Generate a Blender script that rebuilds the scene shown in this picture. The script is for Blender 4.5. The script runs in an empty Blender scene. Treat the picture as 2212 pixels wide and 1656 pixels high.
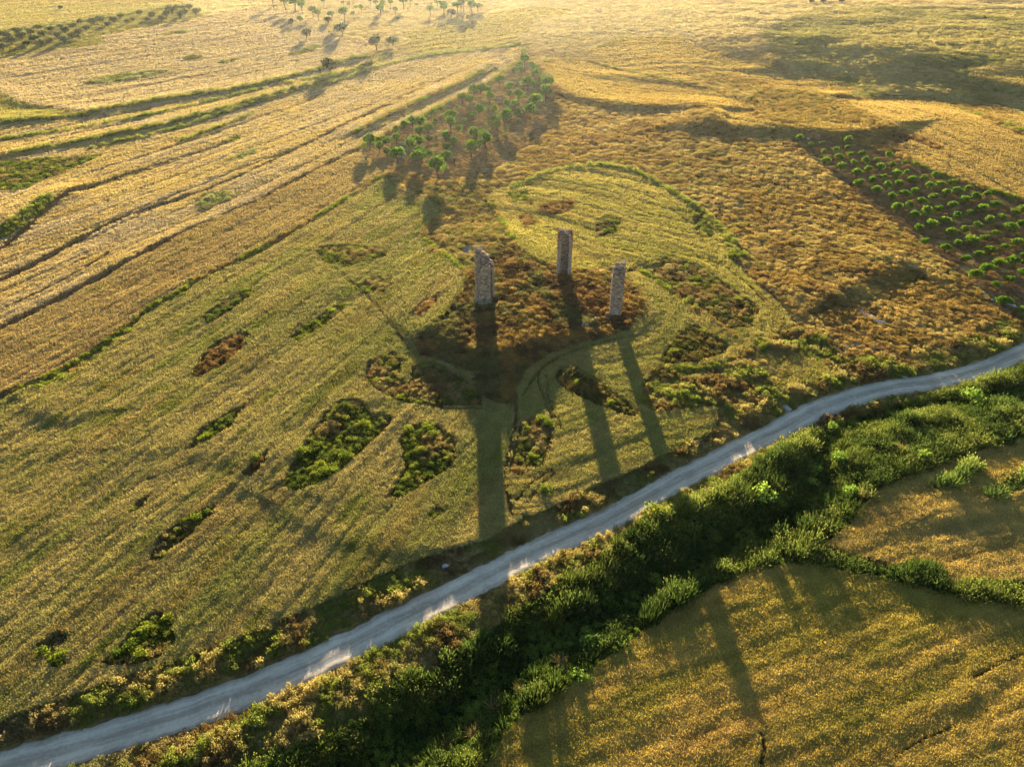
import bpy, math, random
import numpy as np

# ------------------------------------------------------------------ camera, world, sun, exposure
S = bpy.context.scene
R = math.radians
CAM_H, PITCH, FOC = 65.0, R(34.0), 1522.0          # metres, down tilt, focal length in 2212-px units
cam_d = bpy.data.cameras.new('camera'); cam = bpy.data.objects.new('camera', cam_d)
S.collection.objects.link(cam); S.camera = cam
cam.location = (0, 0, CAM_H); cam.rotation_euler = (math.pi/2 - PITCH, 0, 0)
cam_d.sensor_width = 36.0; cam_d.lens = 36.0*FOC/2212.0
cam_d.clip_start = 1.0; cam_d.clip_end = 20000.0

SUN_EL, SUN_AZ = R(7.9), R(-2.6)                   # azimuth from +Y towards +X
w = bpy.data.worlds.new('World'); S.world = w; w.use_nodes = True
nt = w.node_tree; nt.nodes.clear()
sky = nt.nodes.new('ShaderNodeTexSky'); sky.sky_type = 'NISHITA'; sky.sun_disc = False
sky.sun_elevation = SUN_EL; sky.sun_rotation = SUN_AZ; sky.air_density = 1.0; sky.dust_density = 0.3; sky.ozone_density = 1.7
bg = nt.nodes.new('ShaderNodeBackground'); bg.inputs['Strength'].default_value = 0.055
wo = nt.nodes.new('ShaderNodeOutputWorld')
nt.links.new(sky.outputs[0], bg.inputs[0]); nt.links.new(bg.outputs[0], wo.inputs[0])

sd = bpy.data.lights.new('sun', 'SUN'); sun = bpy.data.objects.new('sun', sd); S.collection.objects.link(sun)
sd.energy = 5.0; sd.angle = R(0.55); sd.color = (1.0, 0.82, 0.57)
tosun = np.array([math.sin(SUN_AZ)*math.cos(SUN_EL), math.cos(SUN_AZ)*math.cos(SUN_EL), math.sin(SUN_EL)])
from mathutils import Vector
sun.rotation_euler = Vector(tosun).to_track_quat('Z', 'Y').to_euler()
sun.location = tuple(tosun*900)

S.view_settings.view_transform = 'Standard'; S.view_settings.look = 'None'
S.view_settings.exposure = 2.38; S.view_settings.gamma = 1.0
S.view_settings.use_curve_mapping = False
S.render.engine = 'CYCLES'
cy = S.cycles
cy.max_bounces = 4; cy.diffuse_bounces = 2; cy.glossy_bounces = 1; cy.transmission_bounces = 2
cy.volume_bounces = 0; cy.transparent_max_bounces = 4
cy.use_denoising = True
try: cy.denoiser = 'OPENIMAGEDENOISE'
except Exception: pass
cy.use_adaptive_sampling = True; cy.adaptive_threshold = 0.02
cy.sample_clamp_indirect = 4.0

rng = np.random.default_rng(7)
random.seed(7)

# ------------------------------------------------------------------ maths: noise, projection, polygons
def _h(xi, yi, seed):
    h = (xi*374761393 + yi*668265263 + seed*1442695041) & 0xffffffff
    h = ((h ^ (h >> 13))*1274126177) & 0xffffffff
    h = ((h ^ (h >> 15))*2246822519) & 0xffffffff
    return ((h ^ (h >> 16)) & 0xffffff)/float(0xffffff)
def vn(x, y, seed=0):
    x = np.asarray(x, float); y = np.asarray(y, float)
    xf = np.floor(x); yf = np.floor(y); xi = xf.astype(np.int64); yi = yf.astype(np.int64)
    u = x-xf; v = y-yf; u = u*u*(3-2*u); v = v*v*(3-2*v)
    a = _h(xi, yi, seed); b = _h(xi+1, yi, seed); c = _h(xi, yi+1, seed); d = _h(xi+1, yi+1, seed)
    return (a*(1-u)+b*u)*(1-v)+(c*(1-u)+d*u)*v
def fbm(x, y, seed=0, oct=3):
    s = 0; a = 0.5; t = 0
    for k in range(oct):
        s = s+a*vn(x*2**k+k*17.3, y*2**k-k*9.1, seed+k); t += a; a *= 0.5
    return s/t
def sstep(a, b, x):
    t = np.clip((x-a)/(b-a), 0, 1); return t*t*(3-2*t)

CP, SP = math.cos(PITCH), math.sin(PITCH)
def proj(x, y, z):
    dep = y*CP-(z-CAM_H)*SP
    return 1106+FOC*x/dep, 828-FOC*(y*SP+(z-CAM_H)*CP)/dep
def flat(px, py, z=0.0):
    u = (np.asarray(px, float)-1106)/FOC; v = (np.asarray(py, float)-828)/FOC
    dz = -SP-v*CP; dy = CP-v*SP
    t = (z-CAM_H)/np.minimum(dz, -0.02)
    return u*t, dy*t
def inpoly(x, y, poly):
    P = np.asarray(poly, float); out = np.zeros(x.shape, bool)
    m = (x >= P[:, 0].min()) & (x <= P[:, 0].max()) & (y >= P[:, 1].min()) & (y <= P[:, 1].max())
    idx = np.nonzero(m)[0]
    if len(idx) == 0: return out
    xx = x[idx]; yy = y[idx]; c = np.zeros(len(idx), bool)
    Q = np.roll(P, 1, 0)
    for (x0, y0), (x1, y1) in zip(P, Q):
        if y0 == y1: continue
        cond = ((y0 > yy) != (y1 > yy)) & (xx < (x1-x0)*(yy-y0)/(y1-y0)+x0)
        c ^= cond
    out[idx] = c
    return out
def pdist(x, y, line, reach):
    """distance to a polyline and signed side (+ = camera side), inf beyond reach"""
    L = np.asarray(line, float); d = np.full(x.shape, 1e9); sgn = np.zeros(x.shape)
    if len(x) == 0: return d, sgn
    srt = len(x) > 2000 and bool(np.all(y[1:] >= y[:-1]))
    for a, b in zip(L[:-1], L[1:]):
        ylo, yhi = min(a[1], b[1])-reach, max(a[1], b[1])+reach; xlo, xhi = min(a[0], b[0])-reach, max(a[0], b[0])+reach
        if srt:
            i0, i1 = np.searchsorted(y, (ylo, yhi))
            if i1 <= i0: continue
            xx = x[i0:i1]; idx = i0+np.nonzero((xx > xlo) & (xx < xhi))[0]
        else: idx = np.nonzero((x > xlo) & (x < xhi) & (y > ylo) & (y < yhi))[0]
        if len(idx) == 0: continue
        xx = x[idx]; yy = y[idx]; e = b-a; l2 = e[0]*e[0]+e[1]*e[1]+1e-9
        t = np.minimum(np.maximum(((xx-a[0])*e[0]+(yy-a[1])*e[1])/l2, 0), 1)
        qx = xx-a[0]-t*e[0]; qy = yy-a[1]-t*e[1]; dd = np.sqrt(qx*qx+qy*qy)
        nx, ny = e[1], -e[0]
        if ny > 0: nx, ny = -nx, -ny
        k = dd < d[idx]; ik = idx[k]; d[ik] = dd[k]; sgn[ik] = np.sign(qx[k]*nx+qy[k]*ny)
    return d, sgn
def smooth_line(L, n=3):
    L = np.asarray(L, float)
    for _ in range(n):
        a = L[:-1]*0.75+L[1:]*0.25; b = L[:-1]*0.25+L[1:]*0.75
        L = np.vstack([L[:1], np.stack([a, b], 1).reshape(-1, 2), L[-1:]])
    return L

# ------------------------------------------------------------------ terrain
ROAD_UP = [(-120,1668),(0,1635),(170,1584),(340,1540),(476,1495),(612,1441),(752,1376),(844,1329),(980,1257),(1048,1227),(1150,1162),(1252,1128),(1354,1085),(1460,1017),(1562,970),(1664,922),(1766,868),(1834,847),(1919,827),(2021,813),(2106,789),(2157,766),(2212,738),(2300,690)]
ROAD_LO = [(-20,1700),(119,1657),(306,1597),(442,1556),(561,1502),(680,1454),(752,1420),(844,1373),(973,1315),(1062,1271),(1150,1230),(1211,1200),(1320,1145),(1388,1098),(1460,1065),(1562,1010),(1664,953),(1766,895),(1851,861),(1919,847),(2021,834),(2106,817),(2212,783),(2300,735)]
def resample(L, n):
    L = np.asarray(L, float); s = np.r_[0, np.cumsum(np.hypot(*np.diff(L, axis=0).T))]
    t = np.linspace(0, s[-1], n); return np.c_[np.interp(t, s, L[:, 0]), np.interp(t, s, L[:, 1])]
_ru = np.c_[flat(*np.array(ROAD_UP, float).T, z=-0.5)]; _rl = np.c_[flat(*np.array(ROAD_LO, float).T, z=-0.5)]
_a = resample(_ru, 60); _b = resample(_rl, 60)
ROAD = smooth_line((_a+_b)/2, 2); ROAD_W = 2.0

CHAN = smooth_line(np.c_[flat(*np.array([(700,1720),(878,1620),(980,1550),(1060,1490),(1150,1420),(1240,1375),(1330,1330),(1440,1260),(1560,1190),(1700,1130),(1766,1080),(1775,990),(1790,940),(1900,900),(2050,880),(2250,850)], float).T, z=-1.5)], 2)
MOUND = np.c_[flat(*np.array([(945,705),(990,742),(1050,768),(1130,742),(1180,718),(1260,706),(1345,690),(1372,660),(1350,615),(1270,590),(1200,575),(1120,540),(1060,520),(1020,560),(1015,620),(985,665)], float).T, z=2.0)]
def poly_sd(x, y, P, reach=40):
    d, _ = pdist(x, y, np.vstack([P, P[:1]]), reach)
    ins = inpoly(x, y, P)
    return np.where(ins, d, -d)

def z_macro(x, y):
    z = np.zeros(x.shape)
    sdm = poly_sd(x, y, MOUND)
    wd = 5.0+15.0*sstep(104, 128, y)*(1-.75*sstep(8, 18, x))
    z += (2.5-1.75*sstep(1, 17, x)-0.9*sstep(-10, -20, x))*sstep(-1, 1, (sdm+wd*0.5)/(wd*0.5))
    # far right hill whose near face lies in shade, with a valley at its foot
    yc = 405-0.16*(x-200)+22*np.sin(x/55.0)
    s = y-yc
    hx = sstep(70, 160, x)*(1-0.35*sstep(330, 460, x))
    hh = np.where(s < 0, np.exp(-(s/42.0)**2), np.exp(-(s/260.0)**2))
    z += 5.5*hx*hh+hx*sstep(300, 360, y)*(4.0*(fbm(x/38, y/38, 201, 3)-.5)+2.0*(fbm(x/13, y/13, 204, 2)-.5))
    z -= 5.0*hx*np.exp(-((s+95)/40.0)**2)
    z += 8.0*sstep(280, 520, y)*(1-sstep(40, 160, x))*0.6       # fields rise gently to the back left
    z += 2.0*sstep(150, 260, y)*sstep(30, 80, x)
    d, _ = pdist(x, y, CHAN, 30); z -= 1.3*np.exp(-(d/4.0)**2)
    return z

def lift(line):                                    # pixel line -> world line on the macro terrain
    P = np.asarray(line, float); z = np.zeros(len(P))
    for _ in range(14):
        x, y = flat(P[:, 0], P[:, 1], z); z = 0.5*z+0.5*z_macro(x, y)
    return np.c_[flat(P[:, 0], P[:, 1], z)]

RIDGES = []                                        # asymmetric swells: (line, height, near width, far width)
for ln, A, wn, wf in [
    ([(1205,200),(1303,230),(1371,238),(1460,238),(1530,238),(1548,258)], 1.5, 3.5, 16),
    ([(1572,280),(1664,282),(1732,287),(1800,293),(1868,291),(1925,280)], 1.7, 4.5, 20),
    ([(300,975),(400,968),(500,992),(570,1022),(640,1060)], 0.2, 1.6, 9),
    ([(70,880),(130,905),(190,900)], 0.35, 1.8, 8),
    ([(620,1105),(700,1142),(780,1176),(900,1192)], 0.32, 1.6, 8),
    ([(1800,640),(1850,605),(1950,565),(1965,575)], 1.0, 3.0, 12),
    ([(838,388),(875,425),(935,445)], 0.6, 2.4, 9),
    ([(0,270),(187,253),(408,211),(561,190),(694,153),(800,122)], 0.9, 2.6, 14),
    ([(34,335),(204,306),(374,272),(544,224),(752,163)], 0.7, 2.4, 10),
    ([(0,500),(60,470),(112,442),(143,428)], 1.5, 4.0, 9),
    ([(769,289),(878,235),(1014,177),(1065,146)], 1.1, 3.0, 9),
    ([(1830,215),(1900,206),(1990,206),(2040,210)], 1.5, 4.0, 14),
    ([(2105,180),(2212,200)], 2.0, 4.0, 12),
    ([(1640,155),(1700,135),(1790,150)], 1.0, 3.0, 8),
    ([(0,203),(50,228),(110,236),(190,248)], 0.8, 3.0, 10),
    ([(2030,1110),(2110,1080),(2212,1060)], 0.3, 2.0, 7),
    ([(1300,170),(1420,178),(1528,195),(1580,215)], 0.8, 3.0, 10),
    ([(640,985),(700,930),(760,900)], 0.3, 2.0, 6),
]:
    RIDGES.append((smooth_line(lift(ln), 2), A, wn, wf))

def z_ground(x, y):
    x = np.asarray(x, float).ravel(); y = np.asarray(y, float).ravel()
    z = z_macro(x, y)
    for ln, A, wn, wf in RIDGES:
        d, s = pdist(x, y, ln, 3*wf)
        z += A*np.where(s > 0, np.exp(-(d/wn)**2), np.exp(-(d/wf)**2))
    z += 0.55*(fbm(x/26, y/26, 3, 2)-0.5)+0.22*(vn(x/6.5, y/6.5, 5)-0.5)
    d, _ = pdist(x, y, ROAD, 9)
    g = sstep(4.6, 2.3, d)
    z = z-0.38*g
    return z
def half_width(y): return (y*CP+CAM_H*SP)*0.727*1.07+7
NX = 820
ys = [24.0]
while ys[-1] < 1000: ys.append(ys[-1]+0.13+0.26*(ys[-1]/100)**1.75)
ys = np.array(ys); NY = len(ys)
sx = np.linspace(-1, 1, NX)
GX = sx[None, :]*half_width(ys)[:, None]; GY = np.repeat(ys[:, None], NX, 1)
gx, gy = GX.ravel(), GY.ravel()
GZ0 = z_ground(gx, gy).reshape(NY, NX)
def z_at(x, y):                                    # height of the ground, read off the sheet
    x = np.asarray(x, float); y = np.asarray(y, float)
    r = np.clip(np.interp(y, ys, np.arange(NY)), 0, NY-1.001); c = np.clip((x/half_width(y)+1)/2*(NX-1), 0, NX-1.001)
    i = r.astype(int); j = c.astype(int); u = r-i; v = c-j
    return (GZ0[i, j]*(1-v)+GZ0[i, j+1]*v)*(1-u)+(GZ0[i+1, j]*(1-v)+GZ0[i+1, j+1]*v)*u
def ground_at(px, py):                             # pixel -> point on the ground
    px = np.atleast_1d(np.asarray(px, float)); py = np.atleast_1d(np.asarray(py, float)); z = np.zeros(len(px))
    for _ in range(26):
        x, y = flat(px, py, z); z = 0.6*z+0.4*z_at(x, y)
    x, y = flat(px, py, z)
    return x, y, z_at(x, y)

# ------------------------------------------------------------------ map of the place (outlines laid on the ground)
F1TOP = [(-80,900),(0,862),(130,812),(230,745),(290,700),(330,665),(400,632),(440,600),(560,545),(640,495),(720,450),(770,418),(810,392),(835,385)]
LC = [(-80,756),(0,716),(136,650),(289,565),(442,486),(571,432),(612,408),(748,337),(768,328)]
LB = [(-80,650),(0,613),(95,563),(238,486),(374,439),(493,398),(612,340),(752,272),(898,200),(1014,150),(1060,132),(1118,103)]
LG = [(220,345),(391,306),(544,250),(700,190),(810,150),(898,128),(1082,107),(1112,102)]
LD = [(-80,285),(0,272),(187,256),(211,246),(408,212),(561,191),(694,154),(752,134),(850,118)]
TAN, GOLD, OLIVE, MOSS = (.53,.40,.265), (.55,.40,.175), (.245,.235,.07), (.16,.17,.045)
STRAW, PALE, BROWN = (.50,.37,.15), (.62,.50,.28), (.30,.18,.07)
# name, outline, colour a, colour b, green flecks, two points along the drill rows, label
FIELDS = [
 ('field_olive', F1TOP+[(870,425),(935,440),(955,465),(905,515),(940,545),(985,570),(1008,600),(995,640),(960,680),(890,740),(905,775),(960,790),(1020,810),(1042,865),(1085,880),(1113,885),(1099,973),(1089,1031),(1092,1065),(1106,1115),(1130,1122),(1060,1165),(950,1192),(800,1258),(600,1350),(400,1425),(200,1492),(0,1562),(-80,1595)],
   (.42,.33,.135), (.28,.265,.085), 0.6, [(0,862),(640,495)], 'broad olive-green wheat field sweeping from the ruin to the lower left corner'),
 ('field_round', [(1060,440),(1065,420),(1110,405),(1180,375),(1260,360),(1330,362),(1400,385),(1470,430),(1530,470),(1572,510),(1582,560),(1610,600),(1660,640),(1700,680),(1715,702),(1690,725),(1620,762),(1560,792),(1500,800),(1440,800),(1420,790),(1500,785),(1575,755),(1600,740),(1630,700),(1640,672),(1560,612),(1480,572),(1440,565),(1385,582),(1350,592),(1300,580),(1260,588),(1200,580),(1150,562),(1110,530),(1100,500),(1075,470)],
   (.48,.38,.125), (.38,.33,.095), 0.35, [(1100,500),(1500,420)], 'rounded yellow-green wheat field just behind the three ruined piers'),
 ('field_front', [(1106,1112),(1092,1065),(1089,1031),(1099,973),(1115,920),(1113,885),(1115,850),(1135,810),(1180,775),(1250,748),(1330,730),(1365,708),(1388,675),(1380,630),(1350,598),(1385,588),(1470,642),(1540,692),(1580,718),(1632,705),(1600,742),(1575,752),(1500,703),(1470,718),(1420,780),(1430,792),(1400,815),(1392,845),(1395,890),(1420,897),(1500,885),(1545,888),(1548,910),(1530,940),(1440,985),(1330,1035),(1250,1068),(1150,1118)],
   (.43,.34,.13), (.33,.295,.09), 0.3, [(1150,1048),(1191,1000)], 'curving wheat field between the ruin mound and the road, crossed by tower shadows'),
 ('field_patch', [(1670,840),(1688,800),(1705,772),(1745,775),(1785,795),(1800,812),(1740,828),(1690,850)], (.42,.33,.11), (.32,.28,.08), 0.2, [(1670,840),(1705,772)], 'tiny wheat patch with visible drill rows above the road bend'),
 ('field_tan', LC+[(800,350),(835,380)]+F1TOP[-2::-1], (.44,.315,.145), (.40,.28,.13), 0.25, [(0,716),(571,432)], 'tan wheat strip bordering the olive-green field along its upper edge'),
 ('field_gold', LB+[(1128,106),(1099,160),(946,235),(851,282),(768,328)]+LC[-2::-1], GOLD, TAN, 0.12, [(0,613),(612,340)], 'golden wheat strip running up to the almond orchard edge'),
 ('field_wide', [(-80,440),(0,412),(100,392)]+LG+LB[-2::-1], TAN, GOLD, 0.12, [(221,398),(752,215)], 'wide sandy wheat field left of the almond orchard'),
 ('field_strips', LD+[(890,126),(810,150),(700,190),(544,250),(391,306),(220,345),(100,345),(0,350),(-80,360)], GOLD, TAN, 0.15, [(204,306),(544,224)], 'narrow golden wheat strips split by green grass banks at left'),
 ('field_upper', [(-60,135),(0,130),(34,124),(119,112),(221,100),(218,80),(306,65),(435,40),(580,12),(650,30),(690,50),(720,80),(790,100),(800,112),(752,132),(694,152),(561,188),(408,209),(211,243),(187,250),(110,234),(50,225),(0,203),(-60,190)], (.54,.41,.26), TAN, 0.2, [(100,190),(700,90)], 'pinkish tan wheat field with green slits below the dark olive rows'),
 ('field_corner', [(-60,190),(0,203),(50,226),(100,234),(187,252),(0,270),(-60,278)], (.42,.36,.12), (.36,.31,.10), 0.2, [(0,250),(180,240)], 'small greenish wedge field at the left edge'),
 ('field_far_left', [(-60,0),(370,-2),(402,12),(200,45),(90,58),(0,70),(-60,78)], (.50,.41,.18), (.45,.36,.15), 0.25, [(0,50),(300,20)], 'hazy yellow field beyond the olive rows in the upper left corner'),
 ('field_bright', [(370,-8),(590,-8),(575,12),(440,36),(402,12)], PALE, (.66,.54,.32), 0, [(400,10),(560,0)], 'very pale stubble field glowing at the top edge'),
 ('field_back', [(858,78),(919,61),(1014,36),(1048,36),(1092,27),(1150,17),(1235,24),(1218,34),(1150,44),(1147,68),(1116,85),(1082,102),(912,119),(854,109),(892,92)], (.47,.37,.14), (.42,.33,.11), 0.1, [(880,110),(1100,80)], 'yellow field below the tall orchard trees at top centre'),
 ('field_terrace', [(1164,136),(1211,133),(1266,134),(1354,160),(1460,184),(1528,194),(1572,204),(1593,221),(1582,235),(1630,258),(1698,272),(1749,267),(1800,265),(1851,272),(1885,272),(1868,286),(1800,289),(1732,282),(1664,277),(1606,282),(1572,272),(1545,252),(1538,235),(1494,231),(1371,235),(1303,226),(1238,211),(1218,197),(1194,170)], (.50,.35,.115), (.46,.31,.10), 0.03, [(1218,180),(1460,215)], 'smooth amber terrace field right of the almond orchard top'),
 ('field_top', [(1266,129),(1286,105),(1337,85),(1460,86),(1596,136),(1698,163),(1783,180),(1858,195),(1858,201),(1793,207),(1732,190),(1616,173),(1528,150),(1470,143),(1500,185),(1460,180),(1354,155)], (.50,.36,.13), (.46,.32,.11), 0.05, [(1286,120),(1460,110)], 'amber field on the slope above the terrace field'),
 ('field_right', [(1827,221),(1885,212),(2004,214),(2055,231),(2260,320),(2260,452),(2106,405),(2021,377),(1970,354),(1970,326),(1953,292),(1919,269),(1851,238)], (.49,.34,.13), (.45,.31,.12), 0.08, [(1900,230),(2200,360)], 'large golden field above the square orchard at right edge'),
 ('field_far_right', [(2089,150),(2250,138),(2250,205),(2140,184),(2096,173)], (.48,.36,.15), (.42,.32,.12), 0.1, [(2096,170),(2212,180)], 'hazy field at the foot of the shaded hill, right edge'),
 ('field_valley', [(2123,200),(2250,218),(2250,268),(2174,240)], (.46,.36,.16), (.42,.33,.14), 0.1, [(2123,200),(2212,240)], 'small hazy field in the valley below the hill at right edge'),
 ('field_corner_right', [(1025,1680),(1075,1604),(1126,1550),(1160,1529),(1238,1475),(1344,1403),(1460,1316),(1545,1267),(1650,1223),(1732,1218),(1834,1240),(1936,1261),(2055,1284),(2212,1318),(2330,1345),(2330,1760),(1000,1760)], (.55,.385,.115), (.43,.335,.08), 0.25, [(1817,1617),(1936,1563)], 'brown-gold wheat field filling the lower right corner'),
 ('field_beyond_reeds', [(1766,1178),(1830,1150),(1862,1100),(1902,1062),(1990,1022),(2100,985),(2250,935),(2330,930),(2330,1330),(2212,1262),(2100,1262),(2055,1264),(2021,1225),(1970,1212),(1936,1230),(1851,1206)], (.54,.385,.14), (.46,.335,.105), 0.12, [(1850,1190),(2150,1120)], 'golden wheat field beyond the curved reed hedge at right'),
]
# islands of scrub left standing in the crops: outline, style, bushes, label
ISLANDS = [
 ([(680,548),(700,535),(760,532),(845,545),(830,560),(750,585),(700,572)], 'g', 9, 'dark green bush patch beside the ruin field, upper of the small patches'),
 ([(768,625),(800,603),(845,600),(850,620),(820,640),(780,640)], 'm', 3, 'small round scrub patch left of the left pier'),
 ([(885,682),(915,650),(948,640),(945,662),(910,688)], 'b', 0, 'dry brown scrub patch at the mound foot left of the left pier'),
 ([(620,735),(680,690),(748,655),(748,672),(690,718),(640,744)], 'g', 5, 'slanting thin scrub strip left of the ruin mound'),
 ([(438,690),(480,655),(545,626),(548,640),(490,682),(450,706)], 'g', 3, 'thin slanting green scrub strip above the brown rhombus patch'),
 ([(408,822),(440,770),(470,740),(542,720),(522,765),(480,802),(425,822)], 'b', 0, 'rust-brown rhombus of dry thistles in the olive field'),
 ([(398,977),(430,935),(500,890),(532,880),(502,927),(440,962),(405,980)], 'g', 5, 'narrow pointed scrub strip below the brown rhombus'),
 ([(522,1032),(555,990),(582,974),(577,1002),(547,1034)], 'b', 1, 'small brownish scrub patch left of the large scrub patch'),
 ([(612,1058),(630,1000),(660,960),(690,910),(740,865),(782,868),(802,895),(852,903),(832,937),(782,982),(740,1022),(690,1052),(640,1067)], 'g', 14, 'largest green scrub patch, left of the long tower shadow'),
 ([(788,825),(795,785),(850,762),(868,780),(865,822),(880,832),(890,795),(935,788),(1000,815),(1040,848),(1042,885),(960,882),(880,880),(830,860)], 'm', 12, 'horseshoe scrub patch under the left flank of the mound'),
 ([(828,1087),(860,1040),(872,1010),(860,960),(880,925),(947,920),(987,958),(987,1002),(942,1042),(870,1082)], 'g', 8, 'green scrub patch just left of the long tower shadow'),
 ([(1095,1032),(1105,980),(1120,920),(1160,898),(1192,918),(1192,977),(1172,1012),(1120,1037)], 'm', 6, 'scrub patch right of the long tower shadow, above the road'),
 ([(1193,822),(1208,798),(1240,796),(1300,828),(1384,895),(1372,910),(1300,887),(1220,847)], 'd', 3, 'dark teardrop scrub patch with pale stalks'),
 ([(318,1220),(345,1165),(400,1125),(472,1092),(462,1117),(400,1172),(347,1215)], 'm', 5, 'slanting scrub strip in the lower olive field'),
 ([(272,1122),(300,1090),(337,1063),(312,1102)], 'm', 1, 'tiny slanting scrub sliver above the lower scrub strip'),
 ([(218,1442),(270,1390),(300,1350),(345,1323),(372,1345),(383,1390),(352,1427),(290,1447)], 'g', 7, 'yellow-green bush patch near the lower left corner'),
 ([(80,1402),(130,1370),(162,1375),(122,1410),(152,1442),(110,1452)], 'm', 3, 'ragged low scrub left of the lower left bush patch'),
 ([(918,1122),(940,1096),(967,1105),(942,1127)], 'g', 1, 'lone tiny green tuft in the field above the road'),
 ([(1100,422),(1142,413),(1142,436),(1105,438)], 'g', 2, 'green scrub at the upper rim of the round field'),
 ([(1118,472),(1140,463),(1164,490),(1130,497)], 'b', 0, 'small brown hollow in the round field'),
 ([(1165,448),(1240,433),(1238,455),(1200,472),(1165,462)], 'b', 0, 'brown scrub hollow at the middle of the round field'),
 ([(1283,492),(1310,468),(1342,478),(1332,507),(1290,517)], 'g', 2, 'dark green scrub hollow behind the middle pier'),
 ([(1484,462),(1510,453),(1547,510),(1532,520),(1500,492)], 'g', 4, 'slim bright green scrub strip in the round field'),
 ([(1385,582),(1480,570),(1560,612),(1640,672),(1625,712),(1580,718),(1540,692),(1470,642)], 'm', 7, 'stony scrub tongue right of the right pier'),
 ([(1420,784),(1470,718),(1500,703),(1575,752),(1560,772),(1500,790),(1432,792)], 'd', 5, 'dark triangular scrub patch right of the tower shadows'),
 ([(178,185),(230,168),(330,155),(370,156),(320,170),(240,182)], 'p', 0, 'long pale scrub slit in the pinkish upper field'),
 ([(390,128),(420,122),(445,126),(405,133)], 'g', 0, 'small green slit in the upper field'),
 ([(470,138),(515,128),(520,133),(480,142)], 'g', 0, 'right-hand small green slit in the upper field'),
 ([(350,75),(400,68),(402,73),(355,80)], 'g', 0, 'thin green slit below the right end of the olive rows'),
 ([(420,440),(450,420),(505,417),(500,432),(440,455)], 'p', 0, 'grey-green weedy slit in the gold strip'),
 ([(490,350),(520,335),(555,325),(550,335),(510,352)], 'p', 0, 'pale weedy slit in the sandy field'),
 ([(0,355),(110,345),(222,338),(200,352),(110,385),(60,410),(0,418)], 'g', 4, 'green weedy patch at the left edge'),
 ([(490,308),(512,292),(520,300),(505,310)], 'g', 0, 'small square green slit in the sandy field'),
 ([(625,120),(680,100),(700,98),(680,112),(640,125)], 'g', 0, 'green slit under the dark round tree in the upper field'),
 ([(1600,225),(1640,190),(1740,200),(1850,240),(1905,272),(1800,268),(1700,268),(1640,256)], 'r', 0, 'rough brown knoll in the amber terrace field'),
 ([(1918,290),(1990,300),(2040,325),(2030,330),(1960,305)], 'b', 0, 'brown bramble slit in the large golden field at right'),
]
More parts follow.
